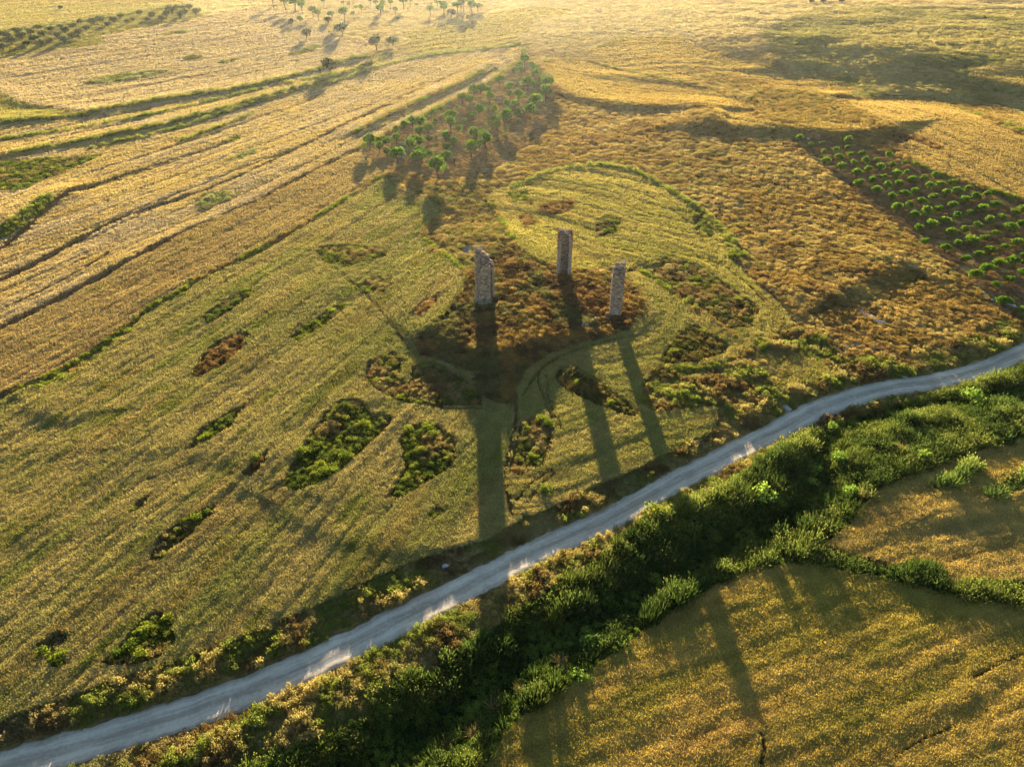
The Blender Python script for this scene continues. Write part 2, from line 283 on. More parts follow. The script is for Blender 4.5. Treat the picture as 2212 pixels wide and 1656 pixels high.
# hedge banks and furrows: line, kind, width
LINES = [
 (LB, 'f', 2.2), (LC, 'f', 2.2), ([(10,540),(143,428),(221,398),(306,367),(442,326),(520,300)], 'f', 2.2),
 ([(0,680),(153,606),(238,551)], 'f', 1.0), ([(0,660),(110,600),(190,560)], 'f', 0.7),
 ([(289,380),(350,352)], 'f', 0.8), ([(300,470),(400,415)], 'f', 0.5), ([(640,430),(700,395),(735,372)], 'f', 0.6),
 ([(a, b+5) for a, b in F1TOP], 'f', 1.3), (F1TOP, 'b', 1.3), ([(0,515),(60,480),(115,445)], 'g', 3.5), ([(90,840),(160,805),(250,735),(300,700)], 'b', 2.4),
 ([(1114,861),(1116,912),(1099,973),(1089,1031),(1092,1065),(1106,1117)], 'f', 0.7),
 ([(1160,812),(1164,844),(1184,885),(1198,926),(1191,946)], 't', 0.62), ([(1179,818),(1180,850),(1198,895),(1211,935)], 't', 0.62),
 ([(1113,1089),(1150,1048),(1191,1021)], 't', 0.55), ([(1138,1092),(1165,1058),(1195,1030)], 't', 0.55),
 ([(1352,722),(1373,690),(1383,664),(1361,636)], 't', 0.7),
 ([(1345,735),(1250,760),(1190,785),(1150,820),(1128,862)], 't', 0.6), ([(1010,612),(1000,645),(965,690),(905,745)], 't', 0.8), ([(1118,540),(1155,566),(1205,588)], 't', 0.7), ([(740,600),(800,650),(850,710),(885,760)], 'f', 0.9), ([(880,872),(960,888),(1040,890)], 't', 0.6),
 ([(1062,440),(1076,470),(1100,502),(1112,534)], 'b', 1.2), ([(1105,470),(1180,425),(1300,402),(1400,424),(1480,474),(1525,530)], 't', 0.8), ([(1350,592),(1400,574),(1460,556),(1540,566),(1590,600),(1650,660)], 't', 0.8), ([(1388,590),(1470,644),(1540,694),(1590,735)], 'b', 1.2), ([(1440,800),(1500,800),(1560,792),(1620,762),(1690,725)], 'b', 1.0), ([(1395,832),(1394,880),(1420,897),(1500,886)], 'b', 0.9), ([(955,465),(908,513),(940,545),(985,570),(1008,600)], 'b', 1.3),
 (LD, 'g', 2.0), ([(0,306),(238,272),(442,224),(629,184),(720,165)], 'g', 1.5),
 ([(34,335),(204,306),(374,272),(544,224),(752,163),(830,128)], 'g', 1.7), ([(197,323),(374,286),(510,238),(720,180)], 'g', 1.5),
 ([(391,306),(510,265),(548,248)], 'g', 1.4), ([(720,182),(810,150),(898,126),(1082,105),(1120,98)], 'g', 2.3),
 ([(766,296),(878,237),(1014,178),(1065,146)], 'b', 1.5), ([(766,330),(851,282),(946,235),(1099,160),(1140,98)], 'b', 1.3),
 ([(1164,136),(1211,132),(1266,132),(1354,157),(1460,182),(1528,193)], 'b', 1.3),
 ([(1110,407),(1180,377),(1260,361),(1330,362),(1400,385),(1470,430),(1530,470),(1576,515),(1584,560)], 'g', 1.7),
 ([(1584,560),(1612,600),(1662,640),(1702,680),(1718,704)], 'f', 1.4),
 ([(838,390),(875,426),(940,443)], 'f', 1.0),
 ([(300,1050),(420,1005),(500,985)], 't', 0.5), ([(570,1075),(640,1040)], 't', 0.5),
 ([(1930,1640),(1990,1600),(2070,1570)], 't', 0.35), ([(2100,1470),(2150,1440),(2230,1410)], 't', 0.5), ([(1640,1590),(1650,1620),(1640,1656)], 't', 0.35),
 ([(0,72),(90,60),(200,47),(400,14)], 'g', 2.5), ([(1290,108),(1337,86),(1470,84)], 'b', 1.5),
 ([(2055,231),(2260,320)], 'b', 2.0), ([(1970,354),(2021,377),(2106,405),(2260,452)], 'b', 1.2),
 ([(1480,585),(1560,640),(1600,700)], 'b', 0.6), ([(700,460),(735,440),(770,418)], 'b', 1.2),
 ([(455,195),(640,152)], 'f', 0.4), ([(0,150),(240,118),(440,95)], 'f', 0.5), ([(60,230),(330,190)], 'f', 0.4),
]
LINES_W = [(smooth_line(lift(l), 2), k, wd) for l, k, wd in LINES]
REEDS = [(480,1720),(544,1650),(680,1598),(752,1572),(800,1549),(824,1501),(871,1467),(926,1464),(966,1426),(1034,1389),(1065,1358),(1150,1300),(1211,1259),(1303,1208),(1345,1174),(1395,1128),(1440,1111),(1560,1066),(1620,1016),(1675,986),(1766,934),(1885,892),(2004,858),(2140,824),(2230,804),(2300,776),(2330,925),(2250,932),(2100,982),(1990,1019),(1902,1059),(1862,1097),(1830,1147),(1766,1187),(1851,1215),(1936,1239),(1970,1221),(2021,1234),(2055,1273),(2100,1263),(2212,1263),(2330,1328),(2330,1348),(2212,1321),(2055,1287),(1936,1264),(1834,1243),(1732,1221),(1650,1226),(1545,1270),(1460,1319),(1344,1406),(1238,1478),(1160,1532),(1126,1553),(1075,1607),(1010,1720)]
CLUMPS = [[(2008,1056),(2045,1035),(2095,1008),(2105,1015),(2092,1038),(2055,1058),(2015,1062)], [(2130,1078),(2160,1045),(2215,1022),(2290,1010),(2290,1055),(2215,1068),(2160,1082)]]
ORCH_A = [(775,335),(795,312),(851,285),(946,238),(1099,163),(1125,135),(1160,140),(1190,175),(1200,230),(1180,290),(1060,380),(960,395),(880,375),(830,372)]
ORCH_B = [(1700,300),(1780,295),(1905,330),(1970,352),(2040,385),(2110,408),(2260,455),(2260,740),(2180,690),(2100,615),(2021,551),(1936,493),(1851,425),(1766,357)]
ORCH_D = [(575,-10),(1050,-10),(1052,34),(1000,38),(860,76),(800,98),(720,78),(690,48),(650,28),(580,10)]
GROVE = [(-60,80),(0,72),(100,60),(220,45),(395,14),(440,20),(445,38),(306,63),(218,80),(222,99),(119,111),(34,123),(0,129),(-60,134)]
PATHS = [[(1042,868),(1060,872),(1085,880),(1095,892),(1070,895),(1048,888)], [(900,765),(940,780),(985,800),(1000,812),(960,800),(905,775)], [(1000,530),(1022,528),(1018,545),(1000,556)], [(700,575),(735,582),(760,592),(740,600),(705,588)]]
MOUNDP = [(890,742),(960,680),(1008,620),(1025,560),(1060,530),(1120,545),(1200,580),(1355,598),(1385,640),(1390,672),(1365,710),(1330,732),(1250,750),(1180,777),(1135,812),(1115,852),(1085,878),(1042,866),(1020,812),(905,777)]

NF = len(FIELDS)
ISL0, REED_ID, CLUMP0 = 100, 200, 201
def classify(x, y, z):
    """0 wild, 1.. field, 100.. island, 200 reeds, 201/202 reed clump, -1 furrow, -2 mixed bank, -3 green bank"""
    px, py = proj(x, y, z)
    wob = 3.0*np.clip(90/np.maximum(y, 1), 0.1, 1)
    px = px+wob*(vn(x/1.7, y/1.7, 61)-0.5)*2; py = py+wob*(vn(x/1.7, y/1.7, 62)-0.5)*2*0.6
    r = np.zeros(x.shape, int)
    for i, f in enumerate(FIELDS): r[inpoly(px, py, f[1])] = i+1
    for i, f in enumerate(ISLANDS): r[inpoly(px, py, f[0])] = ISL0+i
    r[inpoly(px, py, REEDS)] = REED_ID
    for i, f in enumerate(CLUMPS): r[inpoly(px, py, f)] = CLUMP0+i
    for ln, k, wd in LINES_W:
        d, _ = pdist(x, y, ln, wd)
        half = wd*0.5*(0.35+0.7*vn(x/3.1, y/3.1, 8)+0.6*vn(x/13, y/13, 18))
        hit = (d < half) & (r >= 0) & (r < ISL0)
        r[hit] = {'f': -1, 't': -1, 'b': -2, 'g': -3}[k]
    d, _ = pdist(x, y, ROAD, 4)
    r[d < 3.1] = 0
    return r, px, py

def rowdir(i):
    P = lift(FIELDS[i][5]); e = P[1]-P[0]; e /= np.hypot(*e); return e
ROWS = [rowdir(i) for i in range(NF)]

def row_coords(i, x, y):
    if FIELDS[i][0] in ('field_round', 'field_front'):
        t = np.minimum(pdist(x, y, np.vstack([MOUND, MOUND[:1]]), 90)[0], 95.0); cx, cy_ = MOUND.mean(0)
        return np.arctan2(y-cy_, x-cx)*40, t
    e = ROWS[i]; return x*e[0]+y*e[1], -x*e[1]+y*e[0]
def rowgap(i, s, t, y):
    w1 = t+0.5*(vn(s/14, t/9, 301+i)-.5)*2
    def tri(p, sh): return np.abs((w1/p+sh) % 1.0-.5)*2
    g1 = sstep(.55, .95, tri(2.1, 0))*sstep(190, 90, y)*sstep(.25, .55, vn(s/22, t/6, 305+i))
    g2 = sstep(.80, .97, tri(6.3, .3))*sstep(.22, .5, vn(s/40, t/11, 309+i))
    g3 = sstep(.84, .98, tri(12.5, .1))*sstep(.25, .5, vn(s/60, t/14, 311+i))*sstep(120, 240, y)
    near = .22+.78*sstep(85, 190, y)
    if FIELDS[i][0] in ('field_corner_right', 'field_beyond_reeds'): near = near*.45
    return np.maximum(np.maximum(.42*g1*near**.5, .8*g2*near), g3)
def mixc(a, b, t):
    return np.asarray(a)[..., :]*(1-t[:, None])+np.asarray(b)[..., :]*t[:, None]
def field_tint(i, x, y):
    _, _, ca, cb, gr, _, _ = FIELDS[i]
    s, t = row_coords(i, x, y)
    m = 0.6*fbm(s/34, t/3.0, 11+i, 3)+0.4*fbm(x/18, y/18, 31+i, 2)
    m = sstep(0.30, 0.70, m)
    c = mixc(np.array(ca), np.array(cb), m)
    if gr > 0:
        g = sstep(0.66-0.2*gr, 0.95-0.15*gr, fbm(s/9, t/2.6, 51+i, 3))*min(1, gr+0.2)
        c = mixc(c, np.array(MOSS)*np.array([1.35,1.35,1.0]), g)
    br = sstep(0.55, 0.8, fbm(s/16, t/3.0, 91+i, 3)); c = mixc(c, np.array(BROWN)*1.15, 0.35*br)
    c = mixc(c, np.array((.22,.155,.07)), .5*rowgap(i, s, t, y))
    return c*(0.80+0.40*fbm(x/1.3, y/1.3, 71, 2))[:, None]
def canopy(i, x, y):
    s, t = row_coords(i, x, y)
    d = np.hypot(x, y)
    fine = sstep(420, 150, d)
    h = 0.62+0.36*(fbm(s/18, t/2.0, 13+i, 3)-0.5)+0.18*(fbm(x/5, y/5, 23+i, 2)-0.5)
    h += 0.17*(vn(s/2.2, t/0.6, 33)-0.5)*fine+0.07*(vn(x/0.45, y/0.45, 35)-0.5)*fine
    h += 0.35*(vn(s/70, t/5.5, 37)-0.5)-0.34*rowgap(i, s, t, y)
    return np.maximum(h, 0.12)
SCRUB_N = [(835,385),(900,400),(1000,400),(1110,400),(1065,420),(1060,440),(1075,470),(1100,500),(1110,530),(1060,560),(1010,600),(985,570),(940,545),(905,515),(955,465),(935,440)]
def wild_tint(x, y, px, py):
    n1 = fbm(x/9, y/9, 101, 3); n2 = fbm(x/2.6, y/2.6, 104, 3); n3 = fbm(x/30, y/30, 108, 2)
    c = mixc(np.array((.46,.33,.13)), np.array((.36,.235,.08)), sstep(.32, .62, n1))
    c = mixc(c, np.array((.26,.235,.07)), 0.8*sstep(.50, .72, n2)*sstep(.3, .7, n3))
    c = mixc(c, np.array((.25,.155,.07)), sstep(.58, .8, fbm(x/4.3, y/4.3, 111, 3)))
    m = inpoly(px, py, SCRUB_N).astype(float); c = mixc(c, mixc(np.array((.17,.18,.05)), np.array((.31,.22,.09)), sstep(.35, .6, n2)), .8*m)
    c = mixc(c, np.array((.17,.115,.05)), .75*sstep(.60, .72, fbm(x/3.2, y/1.9, 114, 3)))
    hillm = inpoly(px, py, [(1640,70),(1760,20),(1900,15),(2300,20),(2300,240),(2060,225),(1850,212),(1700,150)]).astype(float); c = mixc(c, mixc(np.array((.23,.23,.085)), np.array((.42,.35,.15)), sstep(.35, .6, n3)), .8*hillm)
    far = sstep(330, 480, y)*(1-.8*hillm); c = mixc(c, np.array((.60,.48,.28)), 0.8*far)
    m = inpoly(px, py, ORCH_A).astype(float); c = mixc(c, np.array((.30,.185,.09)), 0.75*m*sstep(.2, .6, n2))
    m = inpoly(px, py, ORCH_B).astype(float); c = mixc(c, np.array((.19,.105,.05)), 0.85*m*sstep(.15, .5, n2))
    m = (inpoly(px, py, ORCH_D) | inpoly(px, py, [(720,78),(860,76),(1000,38),(900,92),(850,110),(800,112)])).astype(float); c = mixc(c, np.array((.50,.38,.18)), 0.8*m*sstep(.2, .6, n2))
    m = inpoly(px, py, GROVE).astype(float); c = mixc(c, np.array((.33,.29,.09)), 0.9*m)
    m = inpoly(px, py, MOUNDP).astype(float)
    rus = mixc(np.array((.40,.24,.075)), np.array((.24,.125,.055)), sstep(.35, .65, n1))
    rus = mixc(rus, np.array((.20,.19,.07)), .9*sstep(.42, .6, fbm(x/5, y/5, 120, 3))); rus = mixc(rus, np.array((.13,.085,.045)), .8*sstep(.55, .68, fbm(x/2.2, y/2.2, 124, 3)))
    c = mixc(c, rus*np.array((.72,.76,.8)), 0.92*m)
    vg = sstep(8.5, 5.0, pdist(x, y, ROAD, 9)[0])
    c = mixc(c, np.array((.20,.165,.06)), 0.75*vg*sstep(.3, .55, n2))
    low = sstep(1130, 1250, py)*(px < 1200); c = mixc(c, np.array((.22,.15,.06)), 0.6*low)
    m = np.zeros(x.shape)
    for P in PATHS: m = np.maximum(m, inpoly(px, py, P).astype(float))
    c = mixc(c, np.array((.34,.27,.21)), 0.85*m)
    return c*(0.78+0.44*fbm(x/0.9, y/0.9, 121, 2))[:, None]
STYLE = {'g': [(.11,.14,.03),(.21,.23,.04),(.26,.19,.08)], 'm': [(.14,.16,.035),(.33,.25,.11),(.24,.16,.07)], 'b': [(.34,.21,.09),(.26,.14,.06),(.20,.12,.05)],
         'd': [(.10,.11,.03),(.19,.14,.05),(.13,.12,.04)], 'p': [(.34,.32,.16),(.22,.24,.09),(.26,.25,.08)], 'r': [(.40,.27,.09),(.28,.18,.06),(.22,.19,.06)]}
def island_tint(st, x, y):
    a, b, c = [np.array(v) for v in STYLE[st]]
    t = mixc(a, b, sstep(.35, .65, fbm(x/2.2, y/2.2, 131, 2))); t = mixc(t, c, sstep(.5, .7, fbm(x/3.0, y/3.0, 137, 2)))
    return t*(0.8+0.4*vn(x/0.6, y/0.6, 139))[:, None]

# ------------------------------------------------------------------ materials
def newmat(name):
    m = bpy.data.materials.new(name); m.use_nodes = True; t = m.node_tree; t.nodes.clear()
    return m, t, t.nodes.new, t.links.new
def veg_mat(name, source='INSTANCER', trans=0.45, jitter=0.25, base=None, spec=0.0):
    """leaf material: tint comes from the plant; part of the light passes through the leaf"""
    m, t, N, L = newmat(name)
    out = N('ShaderNodeOutputMaterial'); mix = N('ShaderNodeMixShader'); dif = N('ShaderNodeBsdfDiffuse'); tr = N('ShaderNodeBsdfTranslucent')
    vc = N('ShaderNodeAttribute'); vc.attribute_name = 'vc'
    mul = N('ShaderNodeMix'); mul.data_type = 'RGBA'; mul.blend_type = 'MULTIPLY'; mul.inputs[0].default_value = 1.0
    if base is None:
        at = N('ShaderNodeAttribute'); at.attribute_type = source; at.attribute_name = 'tint'; L(at.outputs['Color'], mul.inputs[6])
    else:
        oi = N('ShaderNodeObjectInfo'); rp = N('ShaderNodeValToRGB')
        rp.color_ramp.elements[0].color = (*base[0], 1); rp.color_ramp.elements[1].color = (*base[1], 1)
        L(oi.outputs['Random'], rp.inputs[0]); L(rp.outputs[0], mul.inputs[6])
    L(vc.outputs['Color'], mul.inputs[7])
    L(mul.outputs[2], dif.inputs[0])
    warm = N('ShaderNodeMix'); warm.data_type = 'RGBA'; warm.blend_type = 'MULTIPLY'; warm.inputs[0].default_value = 1.0
    warm.inputs[7].default_value = (1.15, 1.2, 0.8, 1)
    L(mul.outputs[2], warm.inputs[6]); L(warm.outputs[2], tr.inputs[0])
    mix.inputs[0].default_value = trans
    L(dif.outputs[0], mix.inputs[1]); L(tr.outputs[0], mix.inputs[2]); L(mix.outputs[0], out.inputs[0])
    return m
def ground_mat(name, scale1=3.0, bump=0.25, amp=0.35):
    """soil and crop sheet: plant colour of the place (crops with shade between tufts mixed in), broken up by fine noise with relief"""
    m, t, N, L = newmat(name)
    out = N('ShaderNodeOutputMaterial'); b = N('ShaderNodeBsdfDiffuse'); b.inputs['Roughness'].default_value = 1.0
    at = N('ShaderNodeAttribute'); at.attribute_name = 'tint'
    geo = N('ShaderNodeNewGeometry')
    n1 = N('ShaderNodeTexNoise'); n1.inputs['Scale'].default_value = scale1; n1.inputs['Detail'].default_value = 3.0; n1.inputs['Roughness'].default_value = 0.7
    L(geo.outputs['Position'], n1.inputs['Vector'])
    mr = N('ShaderNodeMapRange'); mr.inputs[1].default_value = 0.3; mr.inputs[2].default_value = 0.7; mr.inputs[3].default_value = 1-amp; mr.inputs[4].default_value = 1+amp
    L(n1.outputs[0], mr.inputs[0])
    mul = N('ShaderNodeMix'); mul.data_type = 'RGBA'; mul.blend_type = 'MULTIPLY'; mul.inputs[0].default_value = 1.0
    cb = N('ShaderNodeCombineColor')
    for k in range(3): L(mr.outputs[0], cb.inputs[k])
    L(at.outputs['Color'], mul.inputs[6]); L(cb.outputs[0], mul.inputs[7]); L(mul.outputs[2], b.inputs[0])
    bp = N('ShaderNodeBump'); bp.inputs['Strength'].default_value = bump; bp.inputs['Distance'].default_value = 0.3
    L(n1.outputs[0], bp.inputs['Height']); L(bp.outputs[0], b.inputs['Normal']); L(b.outputs[0], out.inputs[0])
    return m
M_TUFT = veg_mat('plant_blades', trans=0.5)
M_LEAF = veg_mat('plant_leaves', trans=0.45)
M_REED = veg_mat('reed_blades', trans=0.38)
M_CROP = ground_mat('crop_canopy', 4.0, 0.35, 0.30)
M_SOIL = ground_mat('wild_ground', 2.2, 0.5, 0.38)
def bark_mat():
    m, t, N, L = newmat('bark'); out = N('ShaderNodeOutputMaterial'); b = N('ShaderNodeBsdfDiffuse')
    n = N('ShaderNodeTexNoise'); n.inputs['Scale'].default_value = 9; n.inputs['Detail'].default_value = 4
    r = N('ShaderNodeValToRGB'); r.color_ramp.elements[0].color = (.05,.035,.025,1); r.color_ramp.elements[1].color = (.17,.13,.10,1)
    L(n.outputs[0], r.inputs[0]); L(r.outputs[0], b.inputs[0]); L(b.outputs[0], out.inputs[0]); return m
M_BARK = bark_mat()
M_ALMOND = veg_mat('almond_leaves', base=[(.085,.175,.02),(.14,.225,.03)], trans=0.48)
M_YOUNG = veg_mat('young_tree_leaves', base=[(.095,.18,.02),(.15,.235,.028)], trans=0.5)
M_OLIVE = veg_mat('olive_leaves', base=[(.045,.075,.04),(.075,.10,.05)], trans=0.25)
M_DARK = veg_mat('evergreen_leaves', base=[(.035,.06,.02),(.05,.075,.025)], trans=0.25)
M_BUSH = veg_mat('bush_leaves', base=[(.13,.175,.025),(.25,.28,.035)], trans=0.55)
M_UMBEL = veg_mat('fresh_leaves', base=[(.17,.27,.05),(.28,.36,.07)], trans=0.5)
M_DRY = veg_mat('dry_grass_leaves', base=[(.36,.26,.12),(.46,.34,.17)], trans=0.4)
def stone_mat(name, amp=0.35, scale=5.0, base=None):
    m, t, N, L = newmat(name); out = N('ShaderNodeOutputMaterial'); b = N('ShaderNodeBsdfPrincipled'); b.inputs['Roughness'].default_value = 0.95
    b.inputs['Specular IOR Level'].default_value = 0.1
    geo = N('ShaderNodeNewGeometry'); n = N('ShaderNodeTexNoise'); n.inputs['Scale'].default_value = scale; n.inputs['Detail'].default_value = 5; n.inputs['Roughness'].default_value = 0.75
    L(geo.outputs['Position'], n.inputs['Vector'])
    mr = N('ShaderNodeMapRange'); mr.inputs[1].default_value = .3; mr.inputs[2].default_value = .7; mr.inputs[3].default_value = 1-amp; mr.inputs[4].default_value = 1+amp
    L(n.outputs[0], mr.inputs[0]); cb = N('ShaderNodeCombineColor')
    for k in range(3): L(mr.outputs[0], cb.inputs[k])
    mul = N('ShaderNodeMix'); mul.data_type = 'RGBA'; mul.blend_type = 'MULTIPLY'; mul.inputs[0].default_value = 1
    if base is None:
        at = N('ShaderNodeAttribute'); at.attribute_name = 'tint'; L(at.outputs['Color'], mul.inputs[6])
    else: mul.inputs[6].default_value = (*base, 1)
    L(cb.outputs[0], mul.inputs[7]); L(mul.outputs[2], b.inputs['Base Color'])
    bp = N('ShaderNodeBump'); bp.inputs['Strength'].default_value = .5; bp.inputs['Distance'].default_value = .1
    L(n.outputs[0], bp.inputs['Height']); L(bp.outputs[0], b.inputs['Normal']); L(b.outputs[0], out.inputs[0]); return m
M_STONE = stone_mat('rubble_masonry')
M_ROCK = stone_mat('limestone', base=(.36,.35,.34), scale=3.0, amp=.3)

# ------------------------------------------------------------------ mesh helpers
COL = S.collection
def mesh_np(name, v, f=None, quads=None, tris=None):
    me = bpy.data.meshes.new(name)
    v = np.asarray(v, np.float32); me.vertices.add(len(v)); me.vertices.foreach_set('co', v.ravel())
    nq = 0 if quads is None else len(quads); nt_ = 0 if tris is None else len(tris)
    if nq+nt_:
        loops = np.concatenate([np.asarray(a, np.int32).ravel() for a in (quads, tris) if a is not None and len(a)])
        me.loops.add(len(loops)); me.loops.foreach_set('vertex_index', loops)
        me.polygons.add(nq+nt_)
        st = np.concatenate([np.arange(nq)*4, nq*4+np.arange(nt_)*3]).astype(np.int32)
        me.polygons.foreach_set('loop_start', st)
        me.polygons.foreach_set('use_smooth', np.ones(nq+nt_, bool))
    me.update(calc_edges=True)
    return me
def set_col(me, name, c):
    a = me.attributes.new(name, 'FLOAT_COLOR', 'POINT')
    c = np.asarray(c, np.float32); a.data.foreach_set('color', np.c_[c, np.ones(len(c), np.float32)].astype(np.float32).ravel())
def link(name, me, mat=None, parent=None, **props):
    o = bpy.data.objects.new(name, me); COL.objects.link(o)
    if mat is not None and me is not None and len(me.materials) == 0: me.materials.append(mat)
    if parent is not None: o.parent = parent
    for k, v in props.items(): o[k] = v
    return o
def empty(name, loc, rz=0.0, **props):
    o = bpy.data.objects.new(name, None); COL.objects.link(o); o.location = loc; o.rotation_euler = (0, 0, rz)
    o.empty_display_size = 0.3
    for k, v in props.items(): o[k] = v
    return o

# plant prototypes: each a small mesh of separate blades or leaves; 'vc' shades blade from root to tip
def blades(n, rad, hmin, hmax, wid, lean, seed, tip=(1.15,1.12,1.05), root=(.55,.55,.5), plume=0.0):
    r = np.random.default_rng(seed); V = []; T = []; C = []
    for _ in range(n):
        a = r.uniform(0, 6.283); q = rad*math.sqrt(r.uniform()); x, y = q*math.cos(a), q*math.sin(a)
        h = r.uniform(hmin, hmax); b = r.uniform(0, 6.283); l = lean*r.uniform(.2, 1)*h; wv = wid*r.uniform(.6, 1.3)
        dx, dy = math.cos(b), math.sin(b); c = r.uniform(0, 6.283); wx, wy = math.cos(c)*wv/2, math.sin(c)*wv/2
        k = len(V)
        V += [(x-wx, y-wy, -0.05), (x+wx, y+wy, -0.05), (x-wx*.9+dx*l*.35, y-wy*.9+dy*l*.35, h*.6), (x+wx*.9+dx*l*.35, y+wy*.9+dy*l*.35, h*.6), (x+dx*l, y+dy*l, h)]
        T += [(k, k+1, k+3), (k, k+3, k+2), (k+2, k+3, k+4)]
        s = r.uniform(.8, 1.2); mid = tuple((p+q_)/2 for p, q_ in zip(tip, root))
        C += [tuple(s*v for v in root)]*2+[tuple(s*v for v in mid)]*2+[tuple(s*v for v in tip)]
        if r.uniform() < plume:
            k = len(V); V += [(x+dx*l-wv*1.3, y+dy*l, h-.12), (x+dx*l+wv*1.3, y+dy*l, h-.12), (x+dx*l*1.1, y+dy*l*1.1, h+.22)]
            T += [(k, k+1, k+2)]; C += [(1.9,1.6,1.7)]*3
    return V, T, C
def leafball(n, rx, rz, zc, size, seed, lumps=6, hollow=.45, dark=.6):
    """leaves spread through an uneven lumpy crown"""
    r = np.random.default_rng(seed); V = []; T = []; C = []
    L = []
    for k in range(lumps):
        d = r.normal(size=3); d /= np.linalg.norm(d); d[2] = abs(d[2])*.9-.15
        L.append((d*np.array([rx*.62, rx*.62, rz*.62]), r.uniform(.36, .58)))
    for i in range(n):
        c, lr = L[r.integers(lumps)]; s = r.uniform(.75, 1.25)
        d = r.normal(size=3); d /= np.linalg.norm(d); q = r.uniform(hollow, 1.0)**.6
        p = c+d*np.array([rx, rx, rz])*lr*q; p[2] += zc
        nrm = d+0.9*r.normal(size=3); nrm /= np.linalg.norm(nrm)
        u = np.cross(nrm, r.normal(size=3)); u /= np.linalg.norm(u); v = np.cross(nrm, u)
        a = size*s
        k = len(V); V += [tuple(p-u*a*.5), tuple(p+v*a*.42), tuple(p+u*a*.6), tuple(p-v*a*.42)]
        T += [(k, k+1, k+2), (k, k+2, k+3)]
        g = r.uniform(.7, 1.25); C += [(g, g, g)]*4
    return V, T, C
def proto(name, parts, mat):
    V = []; T = []; C = []
    for v, t, c in parts:
        k = len(V); V += list(v); T += [tuple(i+k for i in q) for q in t]; C += list(c)
    me = mesh_np(name, V, tris=T); set_col(me, 'vc', C); me.materials.append(mat)
    me.polygons.foreach_set('use_smooth', np.zeros(len(T), bool)); return me
def proto_obj(me):
    return bpy.data.objects.new(me.name, me)
# stalks and umbels

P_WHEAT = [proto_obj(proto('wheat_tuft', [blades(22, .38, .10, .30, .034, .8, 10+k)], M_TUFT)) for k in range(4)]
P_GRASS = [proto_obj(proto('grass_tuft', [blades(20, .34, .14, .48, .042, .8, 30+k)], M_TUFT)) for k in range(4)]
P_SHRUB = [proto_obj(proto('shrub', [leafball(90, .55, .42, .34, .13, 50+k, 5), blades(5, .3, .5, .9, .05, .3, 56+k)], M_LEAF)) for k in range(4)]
def reed_dome(seed):
    r = np.random.default_rng(seed); V = []; T = []; C = []
    for _ in range(84):
        a = r.uniform(0, 6.283); q = math.sqrt(r.uniform()); x, y = .85*q*math.cos(a), .85*q*math.sin(a)
        h = r.uniform(.55, 1.0)*3.0*(1-.5*q*q); l = (.12+.5*q)*r.uniform(.5, 1.2); wv = r.uniform(.05, .11); c = r.uniform(0, 6.283)
        wx, wy = math.cos(c)*wv/2, math.sin(c)*wv/2; dx, dy = math.cos(a), math.sin(a); k = len(V); b0 = h*r.uniform(0, .5)
        V += [(x-wx, y-wy, b0), (x+wx, y+wy, b0), (x-wx+dx*l*.4, y-wy+dy*l*.4, b0+(h-b0)*.65), (x+wx+dx*l*.4, y+wy+dy*l*.4, b0+(h-b0)*.65), (x+dx*l, y+dy*l, h)]
        T += [(k, k+1, k+3), (k, k+3, k+2), (k+2, k+3, k+4)]; g = r.uniform(.75, 1.3)
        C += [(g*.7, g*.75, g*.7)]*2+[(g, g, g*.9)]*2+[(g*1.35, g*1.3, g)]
        if r.uniform() < .32:
            k = len(V); V += [(x+dx*l-.06, y+dy*l, h-.05), (x+dx*l+.06, y+dy*l, h-.05), (x+dx*l*1.1, y+dy*l*1.1, h+.22)]; T += [(k, k+1, k+2)]; C += [(2.4,2.0,2.2)]*3
    return V, T, C
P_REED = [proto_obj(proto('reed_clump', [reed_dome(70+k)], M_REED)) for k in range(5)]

def scatter_tree(name, protos):
    g = bpy.data.node_groups.new(name, 'GeometryNodeTree')
    g.interface.new_socket('Geometry', in_out='INPUT', socket_type='NodeSocketGeometry')
    g.interface.new_socket('Geometry', in_out='OUTPUT', socket_type='NodeSocketGeometry')
    N, L = g.nodes.new, g.links.new
    gi = N('NodeGroupInput'); go = N('NodeGroupOutput')
    def attr(nm, ty):
        a = N('GeometryNodeInputNamedAttribute'); a.data_type = ty; a.inputs['Name'].default_value = nm; return a.outputs['Attribute']
    sep = N('GeometryNodeSeparateGeometry'); sep.domain = 'POINT'
    L(gi.outputs[0], sep.inputs['Geometry']); L(attr('sc', 'BOOLEAN'), sep.inputs['Selection'])
    gti = N('GeometryNodeGeometryToInstance')
    for p in protos:
        oi = N('GeometryNodeObjectInfo'); oi.inputs['Object'].default_value = p; L(oi.outputs['Geometry'], gti.inputs[0])
    iop = N('GeometryNodeInstanceOnPoints'); iop.inputs['Pick Instance'].default_value = True
    L(sep.outputs['Selection'], iop.inputs['Points']); L(gti.outputs[0], iop.inputs['Instance']); L(attr('var', 'INT'), iop.inputs['Instance Index'])
    e2r = N('FunctionNodeEulerToRotation'); L(attr('rot', 'FLOAT_VECTOR'), e2r.inputs[0]); L(e2r.outputs[0], iop.inputs['Rotation'])
    L(attr('scl', 'FLOAT_VECTOR'), iop.inputs['Scale'])
    j = N('GeometryNodeJoinGeometry'); L(iop.outputs[0], j.inputs[0]); L(sep.outputs['Inverted'], j.inputs[0]); L(j.outputs[0], go.inputs[0])
    return g
GN = {k: scatter_tree('scatter_'+k, p) for k, p in {'wheat': P_WHEAT, 'grass': P_GRASS, 'shrub': P_SHRUB, 'reed': P_REED, 'mix': P_GRASS+P_SHRUB}.items()}

